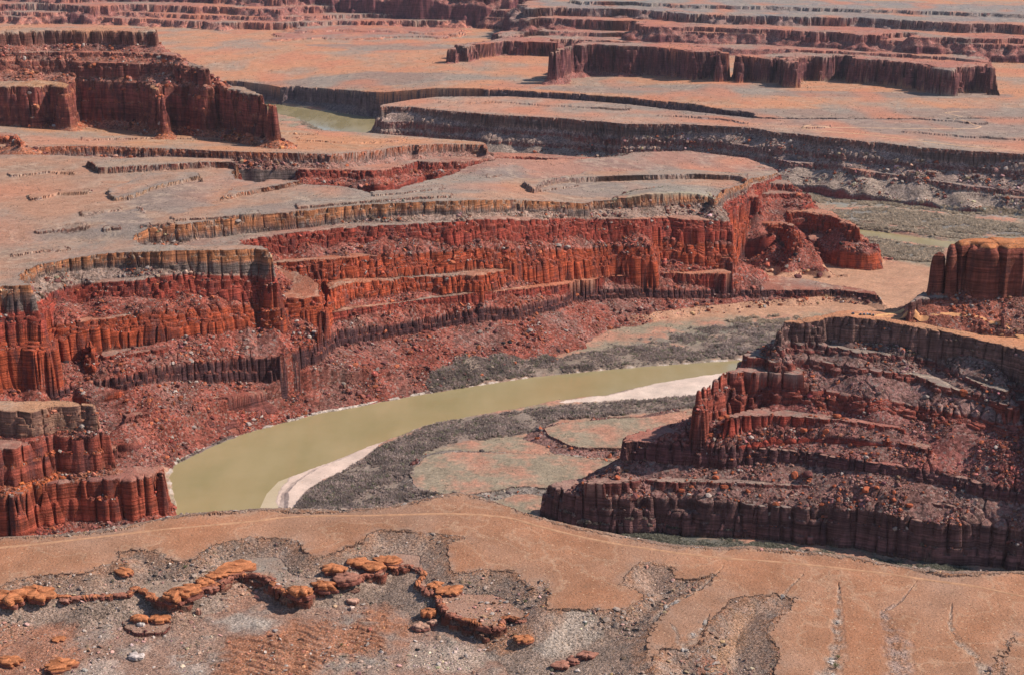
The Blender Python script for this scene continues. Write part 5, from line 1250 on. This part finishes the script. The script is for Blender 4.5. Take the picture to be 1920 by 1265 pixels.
for poly, n, (lo_, hi_), mat, lab, grp in FIELDS:
    c = np.nonzero(in_poly(PXV, PYV, poly) & (KND != 1) & (RVD > 6))[0]
    if not len(c): continue
    c = c[V[c, 1] < np.median(V[c, 1]) + 120]
    rng.shuffle(c); got = []
    for i in c:
        if len(got) >= n: break
        if all(abs(PXV[i] - PXV[q]) > 7 or abs(PYV[i] - PYV[q]) > 5 for q in got): got.append(i)
    for i in got:
        nbd += 1
        boulder_obj(i, lo_ * (1 - random.random()) ** -.28 if random.random() < .9 else hi_, mat, lab, grp, nbd)
i = locate(1512, 893); boulder_obj(i, 6.0, M_BOULD2, 'largest dark block on the slope over the lowest wall of the road butte', None, 3)
i = locate(1802, 738); boulder_obj(i, 5.5, M_BOULD, 'lone orange pillar boulder at the gully end of the red column wall', None, 5)
i = locate(1190, 934); boulder_obj(i, 4.5, M_BOULD2, 'lone dark boulder perched on the lip of the lowest wall', None, 4)
i = locate(1494, 518); boulder_obj(i, 6.0, M_BOULD2, 'dark boulder lying alone on the tan plain, the western of two', None, 2)
i = locate(1536, 520); boulder_obj(i, 7.0, M_BOULD2, 'dark boulder lying alone on the tan plain, the eastern of two', None, 6)
log('boulders', nbd)

# ------------------------------------------------------------------ two green shrubs in the pale gully
M_LEAF = stuff_mat('green_leaf', .8, .3); M_STEM = rock_mat('woody_stem', (.2, .13, .09), (.14, .09, .06))
def shrub(px, py, hpx, label, seed):
    i = locate(px, py); r = np.random.default_rng(seed)
    m = 1.0 / (FPX / (V[i, 1] * CP - (V[i, 2] - HCAM) * SP)); h = hpx * m
    e = bpy.data.objects.new('shrub', None); COL.objects.link(e); e.location = [float(q) for q in V[i]]
    tag(e, label, 'shrub')
    n = 420; tri = []; stems = []
    cen = [(r.uniform(-.35, .35), r.uniform(-.35, .35), r.uniform(.35, .8)) for _ in range(9)]
    for _ in range(n):
        c = np.array(cen[r.integers(9)]) + r.normal(0, .13, 3); d = r.normal(size=3); d /= np.linalg.norm(d); u2 = np.cross(d, r.normal(size=3)); u2 /= np.linalg.norm(u2)
        tri += [c * h, (c + d * .09) * h, (c + u2 * .05 + d * .04) * h]
    col_ = np.repeat(np.array((.13, .17, .055)) * r.uniform(.5, 1.5, (n, 1)), 3, 0)
    link('foliage', new_mesh('foliage', np.array(tri), tri_faces(n), {'col': ('FLOAT_COLOR', col_)}), M_LEAF, e)
    vs2, fs2 = [], []
    for c in cen:
        b = len(vs2)
        for t_, rr in ((0, .03), (1, .012)):
            for q in range(5):
                a = q * 2 * math.pi / 5
                vs2.append(((c[0] * t_ + rr * math.cos(a)) * h, (c[1] * t_ + rr * math.sin(a)) * h, c[2] * t_ * h))
        for q in range(5): fs2.append((b + q, b + (q + 1) % 5, b + 5 + (q + 1) % 5, b + 5 + q))
    link('stem', new_mesh('stem', np.array(vs2), np.array(fs2)), M_STEM, e)
shrub(1571, 1234, 9, 'green shrub growing on the pale stone gully, the one farther up', 3)
shrub(1566, 1252, 11, 'green shrub growing on the pale stone gully, the one lower down', 4)
for k, (px, py) in enumerate([(347, 1063), (880, 1095), (1174, 1180), (985, 1130), (640, 1211)]):
    lab = ['dark green bush on gravel right under the scarp tongue', 'dull green bush on the rubble right of the banded ledges', 'dull green bush at the mouth of the pale side gully', 'dull green bush on the red rubble slope below the pale chips', 'grey green bush in the rilled orange mud slope'][k]
    shrub(px, py, 7, lab, 20 + k)

# ------------------------------------------------------------------ off-road vehicles on the ledge road
def paint(name, c, rough=.35, metal=.0):
    s = NT(name); b = s.bsdf((*c, 1), rough, .5); b.inputs['Metallic'].default_value = metal; return s.m
M_GLASS = paint('dark_glass', (.03, .035, .04), .1); M_TYRE = paint('tyre_rubber', (.03, .03, .03), .8); M_RIM = paint('wheel_rim', (.35, .35, .36), .4, .6); M_LAMP = paint('lamp_lens', (.7, .7, .66), .15); M_TRIM = paint('bumper_plastic', (.05, .05, .05), .6)
def loft(secs):
    """closed body through cross sections given as (x, half width bottom, half width top, z0, z1)"""
    vs3, fs3 = [], []
    for x, wb, wt, z0, z1 in secs:
        r_ = .12 * (z1 - z0)
        vs3 += [(x, -wb, z0), (x, wb, z0), (x, wb, z0 + (z1 - z0) * .7), (x, wt, z1 - r_), (x, wt - .1, z1), (x, -wt + .1, z1), (x, -wt, z1 - r_), (x, -wb, z0 + (z1 - z0) * .7)]
    n = 8
    for k in range(len(secs) - 1):
        for q in range(n): fs3.append((k * n + q, k * n + (q + 1) % n, (k + 1) * n + (q + 1) % n, (k + 1) * n + q))
    f4 = np.array(fs3)
    ends = [[0, 1, 2, 7], [7, 2, 3, 6], [6, 3, 4, 5]]
    L = (len(secs) - 1) * n
    f4 = np.concatenate([f4, np.array([[a for a in e_[::-1]] for e_ in ends]), np.array([[a + L for a in e_] for e_ in ends])])
    return np.array(vs3), f4
def ring(R_, w_, n=16, hub=0.0):
    vs3, fs3 = [], []
    prof = [(hub, -w_ / 2), (R_ * .9, -w_ / 2), (R_, -w_ * .3), (R_, w_ * .3), (R_ * .9, w_ / 2), (hub, w_ / 2)]
    for q in range(n):
        a = 2 * math.pi * q / n
        for rr, y in prof: vs3.append((rr * math.cos(a), y, rr * math.sin(a)))
    m = len(prof)
    for q in range(n):
        for k in range(m - 1): fs3.append((q * m + k, q * m + k + 1, ((q + 1) % n) * m + k + 1, ((q + 1) % n) * m + k))
    return np.array(vs3), np.array(fs3)
def box(x0, x1, y0, y1, z0, z1):
    v = np.array([(x, y, z) for x in (x0, x1) for y in (y0, y1) for z in (z0, z1)])
    return v, np.array([(0, 1, 3, 2), (4, 6, 7, 5), (0, 4, 5, 1), (2, 3, 7, 6), (0, 2, 6, 4), (1, 5, 7, 3)])
def vehicle(px, py, colr, label, rz):
    i = locate(px, py)
    e = bpy.data.objects.new('off_road_vehicle', None); COL.objects.link(e)
    e.location = (float(V[i, 0]), float(V[i, 1]), float(V[i, 2]) + .02); e.rotation_euler = (0, 0, rz)
    tag(e, label, 'off-road vehicle', 'vehicles parked on the ledge road')
    mp = paint('car_paint', colr)
    link('body', new_mesh('body', *loft([(-2.3, .84, .80, .55, 1.12), (-2.2, .92, .88, .45, 1.2), (-1.0, .93, .9, .42, 1.2), (.8, .93, .9, .42, 1.18), (1.9, .92, .86, .45, 1.08), (2.25, .86, .78, .5, .98)])), mp, e)
    cab = link('cabin', new_mesh('cabin', *loft([(-2.15, .84, .70, 1.15, 1.72), (-2.0, .86, .74, 1.15, 1.84), (-.2, .86, .74, 1.15, 1.86), (.35, .86, .72, 1.15, 1.80), (.95, .86, .80, 1.1, 1.24)])), mp, e)
    for sgn in (-1, 1):
        link('window', new_mesh('window', *box(-1.9, .25, sgn * .80 - .045, sgn * .80 + .045, 1.3, 1.66)), M_GLASS, cab)
        link('headlight', new_mesh('headlight', *box(2.17, 2.29, sgn * .6 - .14, sgn * .6 + .14, .72, .9)), M_LAMP, e)
        for x in (-1.42, 1.42):
            wv, wf = ring(.42, .3); wv = wv + np.array([x, sgn * .82, .42])
            wl = link('wheel', new_mesh('wheel', wv, wf), M_TYRE, e)
            rv_, rf = ring(.24, .32); rv_ = rv_ + np.array([x, sgn * .83, .42]); link('rim', new_mesh('rim', rv_, rf), M_RIM, wl)
    ws_ = np.array([(.42, -.66, 1.74), (.42, .66, 1.74), (.93, .74, 1.25), (.93, -.74, 1.25)]) + np.array([.035, 0, .03])
    link('windscreen', new_mesh('windscreen', np.concatenate([ws_, ws_ - np.array([.04, 0, .04])]), np.array([(0, 1, 2, 3), (7, 6, 5, 4), (0, 4, 5, 1), (2, 6, 7, 3), (1, 5, 6, 2), (0, 3, 7, 4)])), M_GLASS, cab)
    link('bumper', new_mesh('bumper', *box(2.2, 2.36, -.88, .88, .48, .68)), M_TRIM, e)
    link('bumper', new_mesh('bumper', *box(-2.42, -2.27, -.88, .88, .5, .7)), M_TRIM, e)
vehicle(1600, 588.5, (.06, .07, .10), 'dark blue off-road vehicle parked alone, apart from the row on the ledge road', 1.65)
vehicle(1613, 590, (.05, .05, .06), 'black off-road vehicle at the near end of the row, closest to the lone one', 1.45)
vehicle(1619.5, 590.5, (.10, .12, .16), 'slate blue off-road vehicle second in the row of parked vehicles', 1.55)
vehicle(1625.5, 590.5, (.30, .31, .32), 'silver grey off-road vehicle in the middle of the parked row', 1.25)
vehicle(1631, 591, (.08, .075, .07), 'dark brown off-road vehicle fourth in the parked row', 1.50)
vehicle(1637, 591.5, (.04, .05, .07), 'navy off-road vehicle at the far end of the row nearest the road fork', 1.40)
log('vehicles')
#@@TH1

#@@SC1
# ------------------------------------------------------------------ light, sky, camera
SUN_AZ, SUN_EL = R(88), R(42)       # clockwise from the view direction
sd = bpy.data.lights.new('sun', 'SUN'); sd.energy = 5.0; sd.angle = R(.5); sd.color = (1, .93, .84)
so = bpy.data.objects.new('sun', sd); COL.objects.link(so)
from mathutils import Vector
dirv = Vector((math.sin(SUN_AZ) * math.cos(SUN_EL), math.cos(SUN_AZ) * math.cos(SUN_EL), math.sin(SUN_EL)))
so.rotation_euler = dirv.to_track_quat('Z', 'Y').to_euler(); so.location = dirv * 2000
w = bpy.data.worlds.new('World'); scene.world = w; w.use_nodes = True
nt = w.node_tree; sk = nt.nodes.new('ShaderNodeTexSky'); sk.sky_type = 'NISHITA'; sk.sun_disc = False
sk.sun_elevation = SUN_EL; sk.sun_rotation = SUN_AZ; sk.altitude = 1800
nt.links.new(sk.outputs[0], nt.nodes['Background'].inputs[0]); nt.nodes['Background'].inputs[1].default_value = .115
def haze():
    import bmesh
    bm = bmesh.new(); bmesh.ops.create_cube(bm, size=1)
    me = bpy.data.meshes.new('haze'); bm.to_mesh(me); bm.free()
    o = link('haze', me)
    o.scale = (52000, 52000, 640 + 152); o.location = (0, 0, (640 - 152) / 2)
    m = bpy.data.materials.new('haze'); m.use_nodes = True; n = m.node_tree; n.nodes.clear()
    ou = n.nodes.new('ShaderNodeOutputMaterial'); v = n.nodes.new('ShaderNodeVolumePrincipled')
    v.inputs['Color'].default_value = (.80, .82, .95, 1); v.inputs['Density'].default_value = HAZE; v.inputs['Anisotropy'].default_value = .2
    n.links.new(v.outputs[0], ou.inputs['Volume']); me.materials.append(m)
    tag(o, kind='stuff')
HAZE = 0.9e-5
haze()
cam = bpy.data.cameras.new('camera'); co = bpy.data.objects.new('camera', cam); COL.objects.link(co)
cam.sensor_width = 36; cam.lens = 36 * FPX / PW; cam.clip_start = 5; cam.clip_end = 90000
co.location = (0, 0, HCAM); co.rotation_euler = (math.pi / 2 - PITCH, 0, 0)
scene.camera = co
vs = scene.view_settings; vs.view_transform = 'Standard'; vs.look = 'None'; vs.exposure = .22; vs.gamma = 1; vs.use_curve_mapping = False
scene.cycles.max_bounces = 4; scene.cycles.diffuse_bounces = 2; scene.cycles.volume_bounces = 0
log('done')
